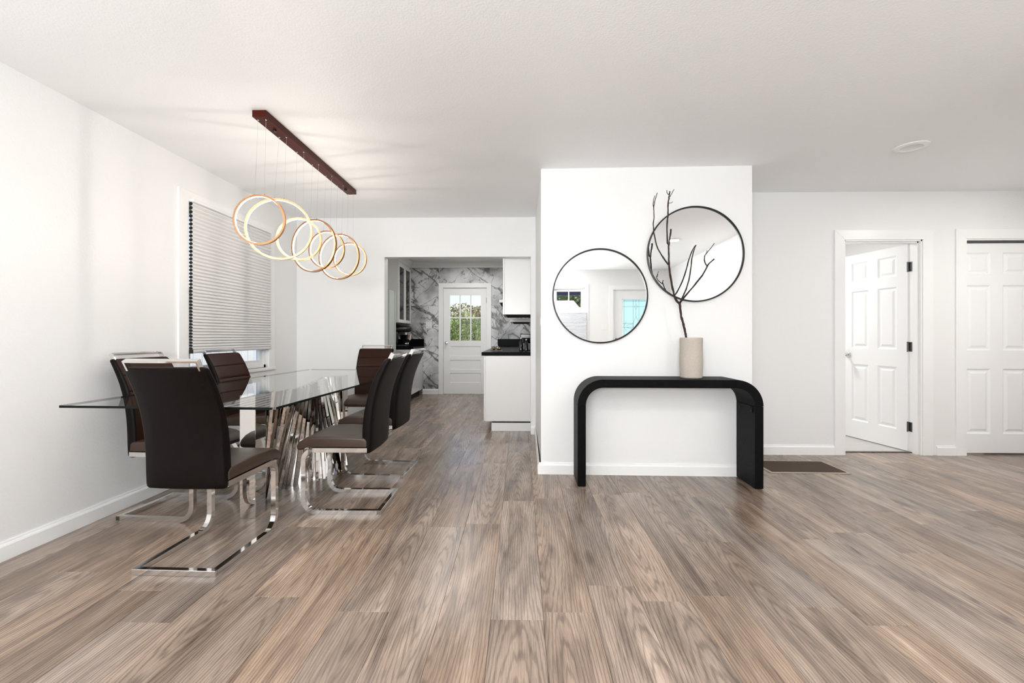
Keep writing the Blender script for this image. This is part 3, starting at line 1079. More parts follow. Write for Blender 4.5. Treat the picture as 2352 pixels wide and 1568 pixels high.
# ------------------------------------------------------------------ chairs
def make_chair():
    t = empty('dining_chair', (0, 0, 0))
    tw = .027
    for s in (-1, 1):
        x = s * (.2 - tw / 2)
        f = lambda u, v: (x, u, v)
        pts = [(x, .0, tw / 2)]
        pts += arc((.395, tw / 2 + .085), .085, -math.pi / 2, 0, 8, f)
        pts += arc((.415, .332), .065, 0, math.pi / 2, 8, f)
        pts += [(x, .085, .397)]
        bm = bmesh.new()
        sweep(bm, pts, (1, 0, 0), tw, tw)
        finish('side_frame', bm, M['chrome'], t, 'angle')
    box('floor_bar', (-.2, .2, -.001, tw - .001, 0, tw), M['chrome'], t, bev=.0015)
    box('seat_bar', (-.186, .186, .10, .125, .385, .409), M['chrome'], t, bev=.0015)
    # seat: padded profile lofted across the width
    prof = [(.085, .412), (.085, .455), (.10, .472), (.20, .478), (.32, .482), (.42, .480), (.475, .468), (.510, .446), (.524, .420),
            (.520, .402), (.505, .394), (.485, .399), (.465, .410), (.40, .412), (.25, .412)]
    cy = sum(p[0] for p in prof) / len(prof); cz = .44
    bm = bmesh.new()
    loops = []
    for x, sc in [(-.200, .55), (-.199, .80), (-.195, .93), (-.185, 1.0), (-.10, 1.012), (0, 1.015), (.10, 1.012), (.185, 1.0), (.195, .93), (.199, .80), (.200, .55)]:
        loops.append([(x, cy + (a - cy) * (1 - (1 - sc) * .12), cz + (b - cz) * sc) for a, b in prof])
    rings(bm, loops)
    finish('seat', bm, M['leather_seat'], t, 'angle')
    # backrest: curved padded shell
    keys = [(.375, .062, .050), (.45, .058, .056), (.53, .055, .057), (.60, .050, .056), (.67, .041, .054), (.74, .026, .051), (.81, .005, .048), (.87, -.020, .045), (.92, -.044, .041), (.962, -.066, .036)]
    def prof_at(z):
        for (a, b) in zip(keys[:-1], keys[1:]):
            if z <= b[0]:
                u = (z - a[0]) / (b[0] - a[0])
                return lerp(a[1], b[1], u), lerp(a[2], b[2], u)
        return keys[-1][1], keys[-1][2]
    zs = [.375, .378, .386, .40]
    z = .43
    while z < .95:
        zs.append(z); z += .03
    groove = (.862, .765)
    for g in groove:
        zs += [g - .008, g - .003, g, g + .003, g + .008]
    zs += [.948, .957, .962]
    zs = sorted(set(round(v, 4) for v in zs))
    zs = [v for i, v in enumerate(zs) if i == 0 or v - zs[i - 1] > .0015]
    bm = bmesh.new()
    loops = []
    mats_front = []
    for z in zs:
        yr, th = prof_at(z)
        hw = lerp(.197, .193, (z - .375) / .587)
        e = min((z - .375) / .02, (.962 - z) / .014, 1.0)
        e = max(e, 0)
        ins = (1 - math.sqrt(max(0, 1 - (1 - e) ** 2))) * .012
        hw -= ins
        th2 = th - 2 * ins
        y0 = yr + ins
        gd = max([0] + [.0055 * max(0, 1 - abs(z - g) / .008) for g in groove])
        lp = []
        rc = min(.014, th2 * .45)
        xs = [-hw + rc + (2 * hw - 2 * rc) * k / 8 for k in range(9)]
        cv = lambda x: .012 * ((x / .2) ** 2) - .006
        for x in xs: lp.append((x, y0 + cv(x), z))
        for k in range(1, 6):
            a = -math.pi / 2 + math.pi / 2 * k / 6
            lp.append((hw - rc + rc * math.cos(a), y0 + rc + rc * math.sin(a) + cv(hw), z))
        for k in range(0, 6):
            a = math.pi / 2 * k / 6
            lp.append((hw - rc + rc * math.cos(a), y0 + th2 - rc + rc * math.sin(a) + cv(hw), z))
        for x in reversed(xs): lp.append((x, y0 + th2 - gd + cv(x), z))
        for k in range(1, 6):
            a = math.pi / 2 + math.pi / 2 * k / 6
            lp.append((-hw + rc + rc * math.cos(a), y0 + th2 - rc + rc * math.sin(a) + cv(hw), z))
        for k in range(0, 6):
            a = math.pi + math.pi / 2 * k / 6
            lp.append((-hw + rc + rc * math.cos(a), y0 + rc + rc * math.sin(a) + cv(hw), z))
        loops.append(lp)
    rings(bm, loops)
    n = len(loops[0])
    bm.faces.ensure_lookup_table()
    fi = set(range(20, 28))
    for idx, f in enumerate(bm.faces):
        if idx < n * (len(loops) - 1):
            f.material_index = 1 if (idx % n) in fi else 0
    finish('backrest', bm, [M['leather'], M['leather_front']], t, 'angle')
    # chrome carry handle on the top edge
    lean = Vector((0, -.52, 1)).normalized()
    base = Vector((0, -.050, .950))
    pts = [base + Vector((-.168, .006, 0)), base + Vector((-.168, .006, 0)) + lean * .046]
    for k in range(1, 8):
        x = -.168 + .336 * k / 8
        pts.append(base + lean * .046 + Vector((x, .006 - .008 * (1 - (x / .168) ** 2), 0)))
    pts += [base + Vector((.168, .006, 0)) + lean * .046, base + Vector((.168, .006, 0))]
    bm = bmesh.new()
    sweep(bm, pts, Vector((1, 0, 0)).cross(lean), .024, .0085)
    finish('handle', bm, M['chrome'], t, 'angle')
    return t
chairs = [((-1.592, 1.967), -1.5, 'black leather cantilever chair at the near end of the glass table, back turned'),
          ((-2.402, 2.752), -93.5, 'leather cantilever chair by the left wall, nearest the viewer'),
          ((-2.405, 3.52), -92, 'leather cantilever chair in front of the window shade'),
          ((-.862, 2.864), 90.5, 'leather cantilever chair on the right of the table, nearer of two'),
          ((-.893, 3.535), 87, 'leather cantilever chair on the right of the table, farther of two'),
          ((-1.615, 4.83), 180, 'leather cantilever chair at the far end of the glass table')]
proto = make_chair()
for i, ((x, y), a, lab) in enumerate(chairs):
    c = proto if i == 0 else copy_tree(proto)
    c.location = (x, y, 0)
    c.rotation_euler = (0, 0, R(a))
    tag(c, lab, 'chair', 'dining chairs around the glass table')

# ------------------------------------------------------------------ ring chandelier
ch = thing('ring_chandelier', 'linear chandelier of seven glowing gold rings under a bronze ceiling bar', 'chandelier', (-1.548, 3.26, HC))
box('ceiling_bar', (-.042, .042, -.71, .71, -.040, 0), M['bronze'], ch, bev=.0015)
for y in (-.545, .565):
    bm = bmesh.new(); lathe(bm, [(.011, -.040), (.011, -.052), (.006, -.055), (.001, -.055)], 16)
    finish('mounting_knob', bm, M['black_metal'], ch, 'angle')
    ch.children[-1].location = (0, y, 0)
ringsdef = [(2.581, .151, 5, -1.563, 1.797), (2.809, .200, 18, -1.572, 1.797), (3.036, .151, 11, -1.557, 1.783), (3.261, .200, -15, -1.561, 1.783),
            (3.493, .153, -5.5, -1.566, 1.80), (3.717, .197, -13, -1.560, 1.783), (3.945, .152, 0, -1.554, 1.802)]
l = ch.location
for (y, r, a, xc, zc) in ringsdef:
    n = 72
    hw, rt = .0095, .0115       # half axial width, radial thickness
    bm = bmesh.new()
    loops = []
    for k in range(n):
        an = 2 * math.pi * k / n
        pr = [(r, -hw), (r, hw), (r - rt, hw), (r - rt, hw - .0025), (r - rt + .0025, hw - .0025), (r - rt + .0025, -hw + .0025), (r - rt, -hw + .0025), (r - rt, -hw)]
        loops.append([(rr * math.cos(an), d, rr * math.sin(an)) for rr, d in pr])
    vl = [[bm.verts.new(p) for p in lp] for lp in loops]
    for k in range(n):
        A, Bq = vl[k], vl[(k + 1) % n]
        for j in range(8):
            bm.faces.new((A[j], A[(j + 1) % 8], Bq[(j + 1) % 8], Bq[j]))
    ro = finish('ring', bm, M['gold'], ch, 'angle')
    ro.location = (xc - l.x, y - l.y, zc - l.z)
    ro.rotation_euler = (0, 0, R(a))
    bm = bmesh.new()
    v = []
    for k in range(n):
        an = 2 * math.pi * k / n
        v.append([bm.verts.new(((r - rt - .0006) * math.cos(an), d, (r - rt - .0006) * math.sin(an))) for d in (-hw + .0038, hw - .0038)])
    for k in range(n):
        bm.faces.new((v[k][0], v[(k + 1) % n][0], v[(k + 1) % n][1], v[k][1]))
    finish('led_strip', bm, M['led'], ro, True, recalc=False)
    for s in (-1, 1):
        off = .028
        top = Vector((s * .0235, y - l.y, -.040))
        ca, sa = math.cos(R(a)), math.sin(R(a))
        zt = math.sqrt(r * r - off * off)
        bot = Vector((xc - l.x + s * off * ca, y - l.y + s * off * sa, zc - l.z + zt))
        bm = bmesh.new(); tube(bm, [top, bot], .0008, 5)
        finish('wire', bm, M['chrome'], ch)
        bm = bmesh.new(); lathe(bm, [(.005, 0), (.005, -.004), (.002, -.008), (.0005, -.008)], 10)
        o = finish('wire_anchor', bm, M['chrome'], ch); o.location = top
        bm = bmesh.new(); lathe(bm, [(.0035, -.001), (.0035, .003), (.0015, .007), (.0005, .007)], 8)
        o = finish('ring_clip', bm, M['gold'], ch); o.location = bot

# ------------------------------------------------------------------ console table
ct = thing('console_table', 'black wood waterfall console table with rounded corners against white wall', 'console table', (1.085, 3.315, 0), CROT)
HW, HT, TH, RO, DP = .664, .785, .060, .19, .142
g = .0009
box('top', (-HW + RO + g, HW - RO - g, -DP, DP, HT - TH, HT), M['black_wood'], ct, bev=.002)
for s in (-1, 1):
    bm = bmesh.new()
    n = 20
    loops = []
    for k in range(n + 1):
        a = math.pi / 2 * k / n
        u = lambda rr: (s * (HW - RO + rr * math.cos(a)), HT - RO + rr * math.sin(a))
        (xo, zo), (xi, zi) = u(RO), u(RO - TH)
        if k == 0: zo += g; zi += g
        loops.append([(xo, -DP, zo), (xo, DP, zo), (xi, DP, zi), (xi, -DP, zi)])
    rings(bm, loops)
    finish('corner', bm, M['black_wood'], ct, 'angle')
    x0, x1 = sorted((s * HW, s * (HW - TH)))
    box('leg', (x0, x1, -DP, DP, .004, HT - RO - g), M['black_wood_v'], ct, bev=.002)
    box('foot_pad', (x0 + .008, x1 - .008, -DP + .01, DP - .01, 0, .004), M['dark'], ct)
    xi = s * (HW - TH)
    x0, x1 = sorted((xi, xi - s * .003))
    bk = box('bracket', (x0, x1, -.108, .108, HT - RO - .052, HT - RO - .004), M['black_wood_v'], ct, bev=.0008)
    for y in (-.085, .085):
        for dz, dy in ((-.012, .012), (-.038, -.004)):
            bm = bmesh.new(); tube(bm, [(xi - s * .0028, y + dy, HT - RO + dz), (xi - s * .0048, y + dy, HT - RO + dz)], .0055, 10)
            finish('screw', bm, M['black_metal'], bk)

# vase and branch
vs = thing('vase', 'cream speckled stoneware cylinder vase on the black console', 'vase', (1.290, 3.315, HT))
bm = bmesh.new()
prof_v = [(.001, .0), (.066, .0), (.077, .003), (.0805, .010)]
for k in range(1, 40):
    z = .010 + .285 * k / 40
    prof_v.append((.0825 - .0016 * math.cos(k * .2) + .0006 * math.sin(k * 2.9), z))
prof_v += [(.0815, .300), (.079, .305), (.074, .304), (.071, .298), (.070, .22), (.070, .02), (.001, .018)]
lathe(bm, prof_v, 48)
finish('body', bm, M['vase'], vs, True)
br = thing('dry_branch', 'bare dark twisting branch standing in the cream vase', 'branch', (1.290, 3.315, HT + .30))
def bp_(x, y, z):
    return (x, y, z)
def branch(pts, r0, r1, name='twig', parent=br):
    P3 = [Vector(bp_(*p)) for p in pts]
    # subdivide with a little wobble
    out, rad = [], []
    segs = 4
    tot = (len(P3) - 1) * segs
    rnd = random.Random(int(abs(pts[0][0]) * 7000 + pts[-1][2] * 1000))
    for i in range(len(P3) - 1):
        p0 = P3[max(i - 1, 0)]; p1 = P3[i]; p2 = P3[i + 1]; p3 = P3[min(i + 2, len(P3) - 1)]
        for k in range(segs):
            t = k / segs
            q = .5 * ((2 * p1) + (p2 - p0) * t + (2 * p0 - 5 * p1 + 4 * p2 - p3) * t * t + (3 * p1 - p0 - 3 * p2 + p3) * t ** 3)
            q += Vector((rnd.uniform(-1, 1), rnd.uniform(-1, 1), 0)) * .0012
            out.append(q)
            rad.append(lerp(r0, r1, (i * segs + k) / tot) * rnd.uniform(.86, 1.16))
    out.append(P3[-1]); rad.append(r1)
    bm = bmesh.new()
    tube(bm, out, rad, 8)
    return finish(name, bm, M['bark'], parent, True)
branch([(-.005, -.004, -.27), (-.02, -.005, -.12), (-.04, -.005, .009), (-.045, -.005, .04), (-.060, -.005, .103), (-.076, -.005, .166), (-.084, -.005, .229), (-.089, -.005, .267)], .0085, .009, 'stem')
branch([(-0.087, -0.005, 0.26), (-0.12, -0.015, 0.291), (-0.146, -0.035, 0.352), (-0.175, -0.065, 0.441), (-0.194, -0.085, 0.531), (-0.2, -0.095, 0.621), (-0.204, -0.105, 0.686), (-0.213, -0.105, 0.701), (-0.219, -0.115, 0.83), (-0.216, -0.125, 0.9), (-0.216, -0.125, 0.967), (-0.211, -0.135, 1.024), (-0.206, -0.135, 1.066)], 0.0085, 0.0042)
branch([(-0.197, -0.085, 0.54), (-0.243, -0.095, 0.597), (-0.29, -0.115, 0.666), (-0.312, -0.125, 0.743), (-0.325, -0.135, 0.813), (-0.323, -0.145, 0.883), (-0.326, -0.145, 0.949)], 0.0055, 0.003)
branch([(-0.326, -0.145, 0.943), (-0.329, -0.145, 0.989), (-0.317, -0.145, 1.034)], 0.0035, 0.0018)
branch([(-0.326, -0.145, 0.943), (-0.315, -0.145, 1.0), (-0.3, -0.145, 1.053)], 0.0038, 0.0022)
branch([(-0.214, -0.135, 1.042), (-0.225, -0.135, 1.053), (-0.228, -0.135, 1.075)], 0.003, 0.002)
branch([(-0.205, -0.135, 1.027), (-0.188, -0.135, 1.059), (-0.175, -0.135, 1.081)], 0.003, 0.0016)
branch([(-0.21, -0.125, 0.983), (-0.192, -0.125, 0.986), (-0.184, -0.135, 0.991)], 0.0026, 0.0014)
branch([(-0.202, -0.105, 0.674), (-0.198, -0.105, 0.717), (-0.191, -0.105, 0.765), (-0.187, -0.105, 0.799)], 0.005, 0.0065)
branch([(-0.084, -0.005, 0.267), (-0.053, 0.015, 0.325), (-0.017, 0.04, 0.391), (0.022, 0.075, 0.504), (0.044, 0.1, 0.612), (0.068, 0.115, 0.692), (0.088, 0.125, 0.73)], 0.006, 0.0036)
branch([(-0.083, -0.005, 0.273), (-0.053, -0.115, 0.349), (-0.037, -0.225, 0.408), (-0.032, -0.295, 0.444), (-0.028, -0.365, 0.496), (-0.01, -0.415, 0.525)], 0.006, 0.004)
branch([(-0.033, -0.355, 0.486), (-0.061, -0.385, 0.52), (-0.069, -0.405, 0.544), (-0.066, -0.425, 0.561), (-0.05, -0.455, 0.589), (-0.035, -0.475, 0.617)], 0.004, 0.002)
branch([(-0.064, -0.415, 0.557), (-0.06, -0.415, 0.568), (-0.057, -0.415, 0.583)], 0.003, 0.0018)

# ------------------------------------------------------------------ round mirrors
def round_mirror(X, Z, label):
    # position along the turned console wall
    u = X - .165
    y = 3.49 + u * math.tan(CROT)
    t = thing('round_mirror', label, 'mirror', (X, y - .002, Z), CROT, 'round mirrors on the console wall')
    bm = bmesh.new()
    r, n = .376, 96
    prof_m = [(r, 0), (r, -.024), (r - .003, -.026), (r - .009, -.026), (r - .0105, -.024), (r - .0105, -.012)]
    loops = [[(rr * math.cos(2 * math.pi * k / n), d, rr * math.sin(2 * math.pi * k / n)) for k in range(n)] for rr, d in prof_m]
    rings(bm, loops, True, False)
    finish('frame', bm, M['black_metal'], t, 'angle')
    bm = bmesh.new()
    fr_ = [bm.verts.new(((r - .010) * math.cos(2 * math.pi * k / n), -.0135, (r - .010) * math.sin(2 * math.pi * k / n))) for k in range(n)]
    bk = [bm.verts.new(((r - .010) * math.cos(2 * math.pi * k / n), -.004, (r - .010) * math.sin(2 * math.pi * k / n))) for k in range(n)]
    bm.faces.new(fr_); bm.faces.new(list(reversed(bk)))
    for k in range(n):
        bm.faces.new((fr_[k], bk[k], bk[(k + 1) % n], fr_[(k + 1) % n]))
    finish('mirror_glass', bm, M['mirror'], t)
round_mirror(.631, 1.42, 'lower round mirror in thin black frame, left of the branch')
round_mirror(1.375, 1.746, 'higher round mirror in thin black frame, behind the branch')

# ------------------------------------------------------------------ door mat
dm = thing('door_mat', 'brown ribbed door mat with beige border on the hall floor', 'door mat', (2.33, 3.705, 0), R(-1))
bm = bmesh.new()
bx(bm, -.315, .315, -.172, .172, .0, .005, bev=.0015)
finish('border', bm, M['mat_border'], dm)
box('pile', (-.293, .293, -.151, .151, .004, .008), M['mat'], dm, bev=.001)

# ------------------------------------------------------------------ switches
def switch(name, loc, rz, w, h, n, label):
    t = thing(name, label, 'light switch', loc, rz)
    box('cover_plate', (-w / 2, w / 2, -.006, 0, -h / 2, h / 2), M['switch'], t, bev=.002)
    for i in range(n):
        x = (i - (n - 1) / 2) * .046
        box('rocker', (x - .016, x + .016, -.009, -.004, -.033, .033), M['switch'], t, bev=.0015)
switch('light_switch', (.172, 3.565, 1.22), R(-90), .075, .118, 1, 'white single switch plate on the narrow return wall beside the mirrors')
switch('light_switch', (-1.741, YK, 1.307), 0, .118, .118, 2, 'white double switch plate on the marble wall by the kitchen door')
switch('light_switch', (1.47, YB, 1.287), R(180), .125, .12, 2, 'white double switch plate beside the entry door, seen in the mirror')

# ------------------------------------------------------------------ kitchen
# right run: base cabinets, worktop, upper cabinet
for i in range(4):
    y0, y1 = 5.04 + .80 * i, 5.04 + .80 * (i + 1) - .004
    if i == 3: y1 = 8.236
    t = thing('base_cabinet', ['white base cabinet whose plain end panel faces the dining room', 'second white base cabinet along the right kitchen wall',
              'third white base cabinet along the right kitchen wall', 'white base cabinet in the kitchen corner by the glazed door'][i], 'cabinet', (-.12, (y0 + y1) / 2, 0), 0, 'right kitchen base cabinets')
    wbox('body', (-.404, .185, y0, y1, .115, .874), M['cabinet'], t, bev=.0015)
    wbox('toe_kick', (-.336, .185, y0 + (.02 if i == 0 else 0), y1, 0, .094), M['cabinet'], t)
    wbox('toe_gap_shade', (-.33, .185, y0 + .024, y1, .094, .115), M['dark'], t)  # dark filler painting the shade between toe kick and body
    dr = wbox('door', (-.424, -.405, y0 + .002, y1 - .002, .118, .872), M['cabinet'], t, bev=.002)
tt = thing('worktop', 'black polished granite worktop along the right kitchen wall', 'worktop', (-.13, 6.63, .876))
wbox('slab', (-.450, .188, 5.032, 8.246, .876, .916), M['granite'], tt, bev=.003)
bs = thing('backsplash', 'low black granite upstand on the marble wall, right of the kitchen door', 'backsplash', (-.1, 8.237, .916))
wbox('end_upstand', (-.43, .188, 8.228, 8.247, .916, 1.05), M['granite'], bs, bev=.002)
bs = thing('backsplash', 'low black granite upstand along the right kitchen wall', 'backsplash', (.178, 6.63, .916))
wbox('side_upstand', (.168, .188, 5.03, 8.228, .916, 1.02), M['granite'], bs, bev=.002)
uc = thing('wall_cabinet', 'tall plain white wall cabinet hung over the right worktop', 'cabinet', (0, 5.4, 1.35))
wbox('body', (-.182, .186, 5.04, 5.80, 1.352, 2.495), M['cabinet'], uc, bev=.0015)
wbox('door', (-.204, -.183, 5.042, 5.798, 1.35, 2.49), M['cabinet'], uc, bev=.002)
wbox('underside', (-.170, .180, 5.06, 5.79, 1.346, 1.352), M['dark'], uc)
rh = thing('range_hood', 'white slim range hood lip showing past the wall cabinet', 'range hood', (-.05, 6.6, 1.56))
wbox('canopy', (-.305, .186, 6.25, 6.95, 1.585, 1.625), M['cabinet'], rh, bev=.002)
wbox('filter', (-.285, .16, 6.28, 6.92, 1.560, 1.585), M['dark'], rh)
wbox('chimney', (-.10, .186, 6.30, 6.90, 1.625, 2.495), M['cabinet'], rh, bev=.002)
sf = thing('wall_shelf', 'white floating shelf under the right wall cabinets', 'shelf', (0, 7.4, 1.325))
wbox('board', (-.165, .188, 7.0, 7.9, 1.330, 1.388), M['cabinet'], sf, bev=.002)
wbox('dark_strip', (-.12, .15, 7.05, 7.85, 1.322, 1.330), M['dark'], sf)  # plain dark strip under the shelf board

# left run
lc = thing('base_cabinet', 'white glossy base cabinet under the left black worktop', 'cabinet', (-2.19, 7.82, 0))
wbox('body', (-2.53, -1.875, 7.40, 8.236, .10, .874), M['cabinet_gloss'], lc, bev=.0015)
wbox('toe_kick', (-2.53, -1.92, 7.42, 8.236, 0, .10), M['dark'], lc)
for a, b in ((7.403, 7.815), (7.819, 8.233)):
    wbox('door', (-1.874, -1.852, a, b, .105, .870), M['cabinet_gloss'], lc, bev=.002)
lw = thing('worktop', 'black polished worktop with the stand mixer, left of the kitchen door', 'worktop', (-2.18, 7.82, .876))
wbox('slab', (-2.535, -1.825, 7.385, 8.246, .876, .916), M['granite'], lw, bev=.003)
bs = thing('backsplash', 'low black granite upstand behind the stand mixer', 'backsplash', (-2.18, 8.237, .916))
wbox('end_upstand', (-2.53, -1.83, 8.226, 8.247, .916, 1.05), M['granite'], bs, bev=.002)
bs = thing('backsplash', 'black backsplash along the left kitchen wall under the glass cabinet', 'backsplash', (-2.525, 7.8, .916))
wbox('side_panel', (-2.535, -2.515, 7.39, 8.226, .916, 1.335), M['granite'], bs, bev=.002)
gc = thing('glass_cabinet', 'white wall cabinet with two dark glass doors', 'cabinet', (-2.3, 7.82, 1.33))
wbox('body', (-2.535, -2.10, 7.40, 8.236, 1.335, 2.40), M['cabinet'], gc, bev=.0015)
for a, b in ((7.402, 7.815), (7.819, 8.234)):
    bm = bmesh.new()
    L0 = gc.location
    f_ = .055
    for d in [(a, a + f_, 1.337, 2.36), (b - f_, b, 1.337, 2.36), (a + f_, b - f_, 1.337, 1.337 + f_), (a + f_, b - f_, 2.36 - f_, 2.36)]:
        bx(bm, -2.099 - L0.x, -2.078 - L0.x, d[0] - L0.y, d[1] - L0.y, d[2] - L0.z, d[3] - L0.z, bev=.0015)
    dr = finish('door', bm, M['cabinet'], gc)
    box('pane', (-2.094 - L0.x, -2.089 - L0.x, a + f_ - L0.y, b - f_ - L0.y, 1.337 + f_ - L0.z, 2.36 - f_ - L0.z), M['cabinet_glass'], dr)
bm = bmesh.new()
rings(bm, [[(x - L0.x, y - L0.y, z - L0.z) for x, z in [(-2.53, 2.40), (-2.085, 2.40), (-2.07, 2.43), (-2.035, 2.47), (-2.02, 2.495), (-2.53, 2.495)]] for y in (7.39, 8.18)])
finish('cornice', bm, M['cabinet'], gc)
fp = thing('refrigerator', 'pale green-grey tall refrigerator side left of the mixer', 'refrigerator', (-2.33, 7.2, 0))
wbox('body', (-2.535, -2.130, 7.06, 7.375, .03, 1.865), M['fridge'], fp, bev=.006, seg=2)
wbox('plinth', (-2.53, -2.15, 7.08, 7.36, 0, .03), M['dark'], fp)
wbox('door', (-2.129, -2.118, 7.34, 7.375, .04, 1.865), M['fridge'], fp, bev=.003)

# stand mixer
mx = thing('stand_mixer', 'dark stand mixer with steel bowl on the left worktop', 'mixer', (-2.12, 7.80, .916), R(20))
M['mixer'] = plain('mixer_black', (.012, .012, .013), .18)
bm = bmesh.new(); bx(bm, -.17, .11, -.095, .095, 0, .035, bev=.015, seg=3); finish('base', bm, M['mixer'], mx, 'angle')
bm = bmesh.new(); bx(bm, -.17, -.075, -.055, .055, .03, .27, bev=.025, seg=3); finish('column', bm, M['mixer'], mx, 'angle')
bm = bmesh.new()
lp = []
for k in range(13):
    u = k / 12
    x = -.19 + .36 * u
    r = .068 * math.sqrt(max(.02, 1 - (2 * u - 1) ** 6)) * (1 - .18 * u)
    lp.append([(x, r * .85 * math.cos(2 * math.pi * j / 16), .315 + r * math.sin(2 * math.pi * j / 16)) for j in range(16)])
rings(bm, lp); finish('motor_head', bm, M['mixer'], mx, True)
bm = bmesh.new(); lathe(bm, [(.001, .04), (.05, .04), (.055, .05), (.045, .06), (.075, .09), (.098, .14), (.105, .21), (.108, .213), (.103, .214), (.095, .14), (.07, .09), (.001, .075)], 28, cx=.06)
bo = finish('bowl', bm, M['chrome'], mx, True)
bm = bmesh.new(); tube(bm, [(.06, 0, .255), (.06, 0, .15)], .012, 10); finish('beater_shaft', bm, M['chrome'], mx, 'angle')

# things on the right worktop
def bottle(x, y, r, h, m, label, cat):
    t = thing('oil_bottle', label, cat, (x, y, .916), 0, 'bottles on the right worktop')
    bm = bmesh.new(); lathe(bm, [(.001, 0), (r, 0), (r, h * .62), (r * .4, h * .78), (r * .36, h * .92), (.001, h * .92)], 18)
    finish('body', bm, m, t, 'angle')
    bm = bmesh.new(); lathe(bm, [(r * .42, h * .90), (r * .42, h), (.001, h)], 14)
    finish('cap', bm, M['chrome'], t, 'angle')
M['dark_glass'] = plain('bottle_glass', (.012, .012, .010), .05)
bottle(.010, 5.62, .026, .17, M['dark_glass'], 'small dark bottle with silver cap on the right worktop, left of two', 'bottle')
bottle(.075, 5.52, .024, .15, M['dark_glass'], 'small dark bottle with silver cap on the right worktop, right of two', 'bottle')
kb = thing('coffee_grinder', 'black upright coffee grinder at the wall end of the worktop', 'coffee grinder', (.08, 5.80, .916))
box('base', (-.06, .06, -.07, .07, 0, .10), M['mixer'], kb, bev=.008, seg=2)
box('hopper', (-.078, .078, -.075, .075, .155, .215), M['mixer'], kb, bev=.008, seg=2)
bm = bmesh.new(); lathe(bm, [(.05, .10), (.055, .155)], 20); finish('jar', bm, M['cabinet_glass'], kb, 'angle')
ty = thing('trinket_tray', 'small dark tray at the worktop corner', 'tray', (-.30, 5.55, .916))
box('dish', (-.075, .075, -.06, .06, 0, .012), M['mixer'], ty, bev=.004)
for i, (x, y, r, mm) in enumerate([(-.335, 5.54, .022, 'gold_knob'), (-.285, 5.56, .024, 'chrome'), (-.26, 5.52, .018, 'gold_knob')]):
    bm = bmesh.new(); lathe(bm, [(.001, 0), (r * .6, 0), (r, r * .7), (r * .9, r * 1.3), (r * .3, r * 1.7), (r * .34, r * 2.0), (.001, r * 2.1)], 16)
    o = finish('trinket', bm, M[mm], None, True); o.location = (x, y, .928)
    tag(o, ['small brass trinket, left of three on the tray', 'small silver trinket, middle of three on the tray', 'small brass trinket, right of three on the tray'][i], 'trinket', 'trinkets on the worktop tray')

# ------------------------------------------------------------------ outdoors
struct('ground', [(-40, 40, -60, 70, -.5, -.35)], M['grass'])
def foliage(name, n, fn, size, m, parent, seed):
    rnd = random.Random(seed)
    verts, faces = [], []
    for i in range(n):
        c = Vector(fn(rnd))
        d = Vector((rnd.gauss(0, 1), rnd.gauss(0, 1), rnd.gauss(0, 1))).normalized()
        u = d.orthogonal().normalized(); v = d.cross(u)
        s = size * rnd.uniform(.6, 1.3)
        b = len(verts)
        verts += [c - u * s, c + v * s * .45, c + u * s, c - v * s * .45]
        faces.append((b, b + 1, b + 2, b + 3))
    me = bpy.data.meshes.new(name); me.from_pydata(verts, [], faces); me.materials.append(m)
    o = bpy.data.objects.new(name, me); o['kind'] = 'stuff'
    return link(o, parent)
def tree(name, loc, h, rx, rz, n, m, label, seed, size=.10, group=None):
    t = thing(name, label, 'tree', loc, 0, group)
    bm = bmesh.new()
    tube(bm, [(0, 0, 0), (.05, 0, h * .3), (-.04, .05, h * .55), (0, 0, h * .85)], [.16, .13, .09, .03], 10)
    rb = random.Random(seed)
    for k in range(7):
        a = k * 2.4; z = h * (.35 + .07 * k)
        tube(bm, [(0, 0, z), (math.cos(a) * rx * .4, math.sin(a) * rx * .4, z + rz * .35), (math.cos(a) * rx * .75, math.sin(a) * rx * .75, z + rz * .5)], [.05, .03, .012], 6)
    finish('trunk', bm, M['trunk'], t, True)
    blobs = [(rb.uniform(-.6, .6) * rx, rb.uniform(-.6, .6) * rx, h - rz + rb.uniform(-.75, .75) * rz, rb.uniform(.35, .55)) for _ in range(16)]
    def fn(r):
        b = r.choice(blobs)
        d = Vector((r.gauss(0, 1), r.gauss(0, 1), r.gauss(0, 1))).normalized() * (r.random() ** .4)
        return (b[0] + d.x * rx * b[3], b[1] + d.y * rx * b[3], b[2] + d.z * rz * b[3])
    foliage('crown', n, fn, size, m, t, seed)
def hedge(name, x0, x1, y0, y1, z1, n, m, label, seed, size=.027):
    t = thing(name, label, 'hedge', ((x0 + x1) / 2, (y0 + y1) / 2, -.35))
    l = t.location
    def fn(r):
        x = r.uniform(x0, x1); e = z1 * (1 + .06 * math.sin(x * 3.1) + .05 * math.sin(x * 7.7))
        z = r.uniform(-.3, e); y = y0 + (y1 - y0) * r.random() ** 2
        return (x - l.x, y - l.y, z - l.z)
    foliage('leaves', n, fn, size, m, t, seed)
    bm = bmesh.new()
    for k in range(14):
        x = x0 + (x1 - x0) * (k + .5) / 14 - l.x
        tube(bm, [(x, 0, 0), (x + .05, .05, z1 * .5), (x - .03, 0, z1)], [.04, .03, .01], 6)
    finish('stems', bm, M['trunk'], t)
hedge('garden_hedge', -5.2, 2.2, 11.4, 12.4, 1.60, 42000, M['leaf'], 'leafy green hedge outside the kitchen door', 3)
tree('garden_tree', (-1.55, 14.5, -.35), 2.38, 1.1, .6, 12000, M['leaf2'], 'olive brown tree rising above the hedge outside the kitchen', 5, .045)
tree('garden_tree', (-4.3, 15.5, -.35), 2.3, 1.2, .55, 9000, M['leaf'], 'small green tree left behind the hedge outside the kitchen', 6, .045)
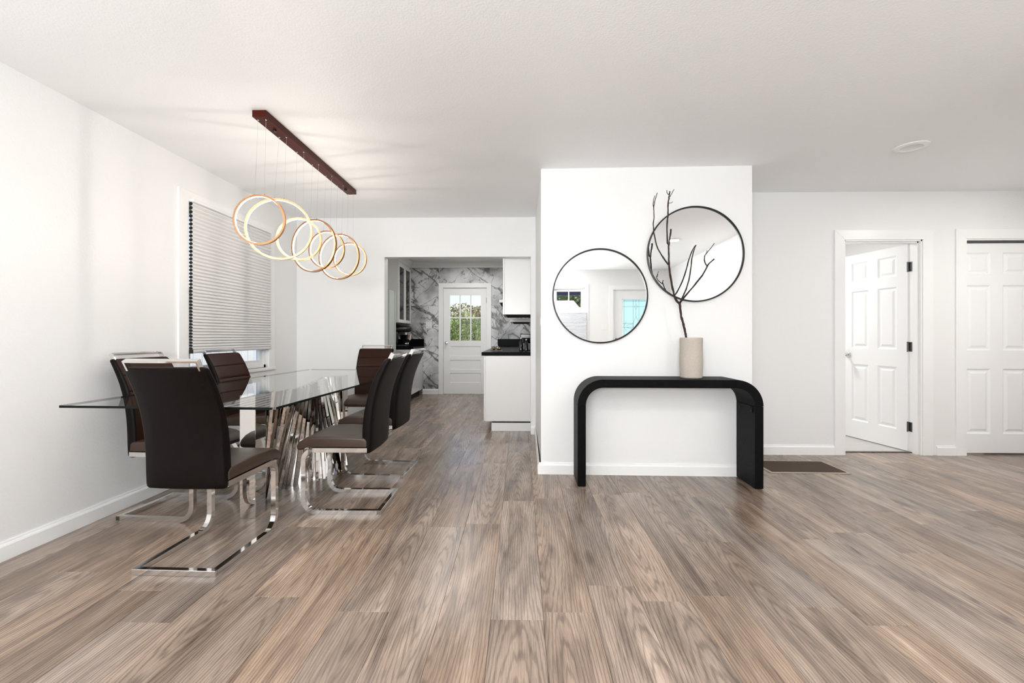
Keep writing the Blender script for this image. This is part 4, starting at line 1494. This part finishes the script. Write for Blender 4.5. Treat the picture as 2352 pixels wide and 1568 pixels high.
# across the street, seen by way of the left mirror
pr = thing('porch_roof', 'dark blue porch eave outside the front window', 'porch roof', (.6, -2.7, 2.2))
wbox('deck', (-2.7, 1.35, -3.3, -2.03, 2.16, 2.22), M['porch'], pr)
wbox('fascia', (-2.7, 1.35, -3.36, -3.3, 2.06, 2.24), M['porch'], pr)
for x in (-2.6, 1.25):
    wbox('post', (x - .06, x + .06, -3.3, -3.18, -.35, 2.16), M['siding'], pr)
nh = thing('garage', 'low garage with pale lavender shingle roof across the yard', 'building', (-.6, -11.0, -.35))
l = nh.location
wbox('wall', (-4.4, 1.7, -13.4, -9.8, -.35, 1.75), M['siding'], nh)
bm = bmesh.new()
A = [(-4.7, -9.4, 1.75), (2.02, -9.4, 1.75), (1.60, -11.4, 2.60), (-4.0, -11.4, 2.60)]
Bk = [(-4.7, -13.8, 1.75), (2.02, -13.8, 1.75)]
vv = [bm.verts.new((p[0] - l.x, p[1] - l.y, p[2] - l.z)) for p in A + Bk]
bm.faces.new((vv[0], vv[1], vv[2], vv[3])); bm.faces.new((vv[4], vv[3], vv[2], vv[5])); bm.faces.new((vv[1], vv[5], vv[2])); bm.faces.new((vv[0], vv[3], vv[4])); bm.faces.new((vv[0], vv[4], vv[5], vv[1]))
finish('roof', bm, M['roof'], nh)
for i, (x, y, h) in enumerate([(2.0, -16.5, 5.2), (6.9, -17, 5.6), (11.6, -17.5, 6.0), (-2.9, -17, 5.5)]):
    tree('street_tree', (x, y, -.35), h, 2.1, 2.0, 9000, M['leaf'], ['broad green tree behind the garage roof', 'broad green tree right of the garage roof',
         'tall green tree far right across the yard', 'broad green tree far left across the yard'][i], 20 + i, .11, 'trees across the yard')
struct('bounce_slab', [(-6, 8, -9, -2.02, -.36, -.30)], plain('bounce_pale', (.62, .61, .60), .8, var=.1, bscale=6))  # unseen pale slab added to bounce daylight into the entry door glass
# white board fence beyond the dining window
fe = thing('board_fence', 'white board fence outside the dining window', 'fence', (-4.2, 5.5, -.35))
for k in range(30):
    y = -2.4 + k * .16
    box('board', (-.01, .01, y, y + .15, 0, 1.75), M['fence'], fe)
box('rail', (-.05, -.01, -2.4, 2.4, .4, .48), M['fence'], fe)
box('rail', (-.05, -.01, -2.4, 2.4, 1.4, 1.48), M['fence'], fe)
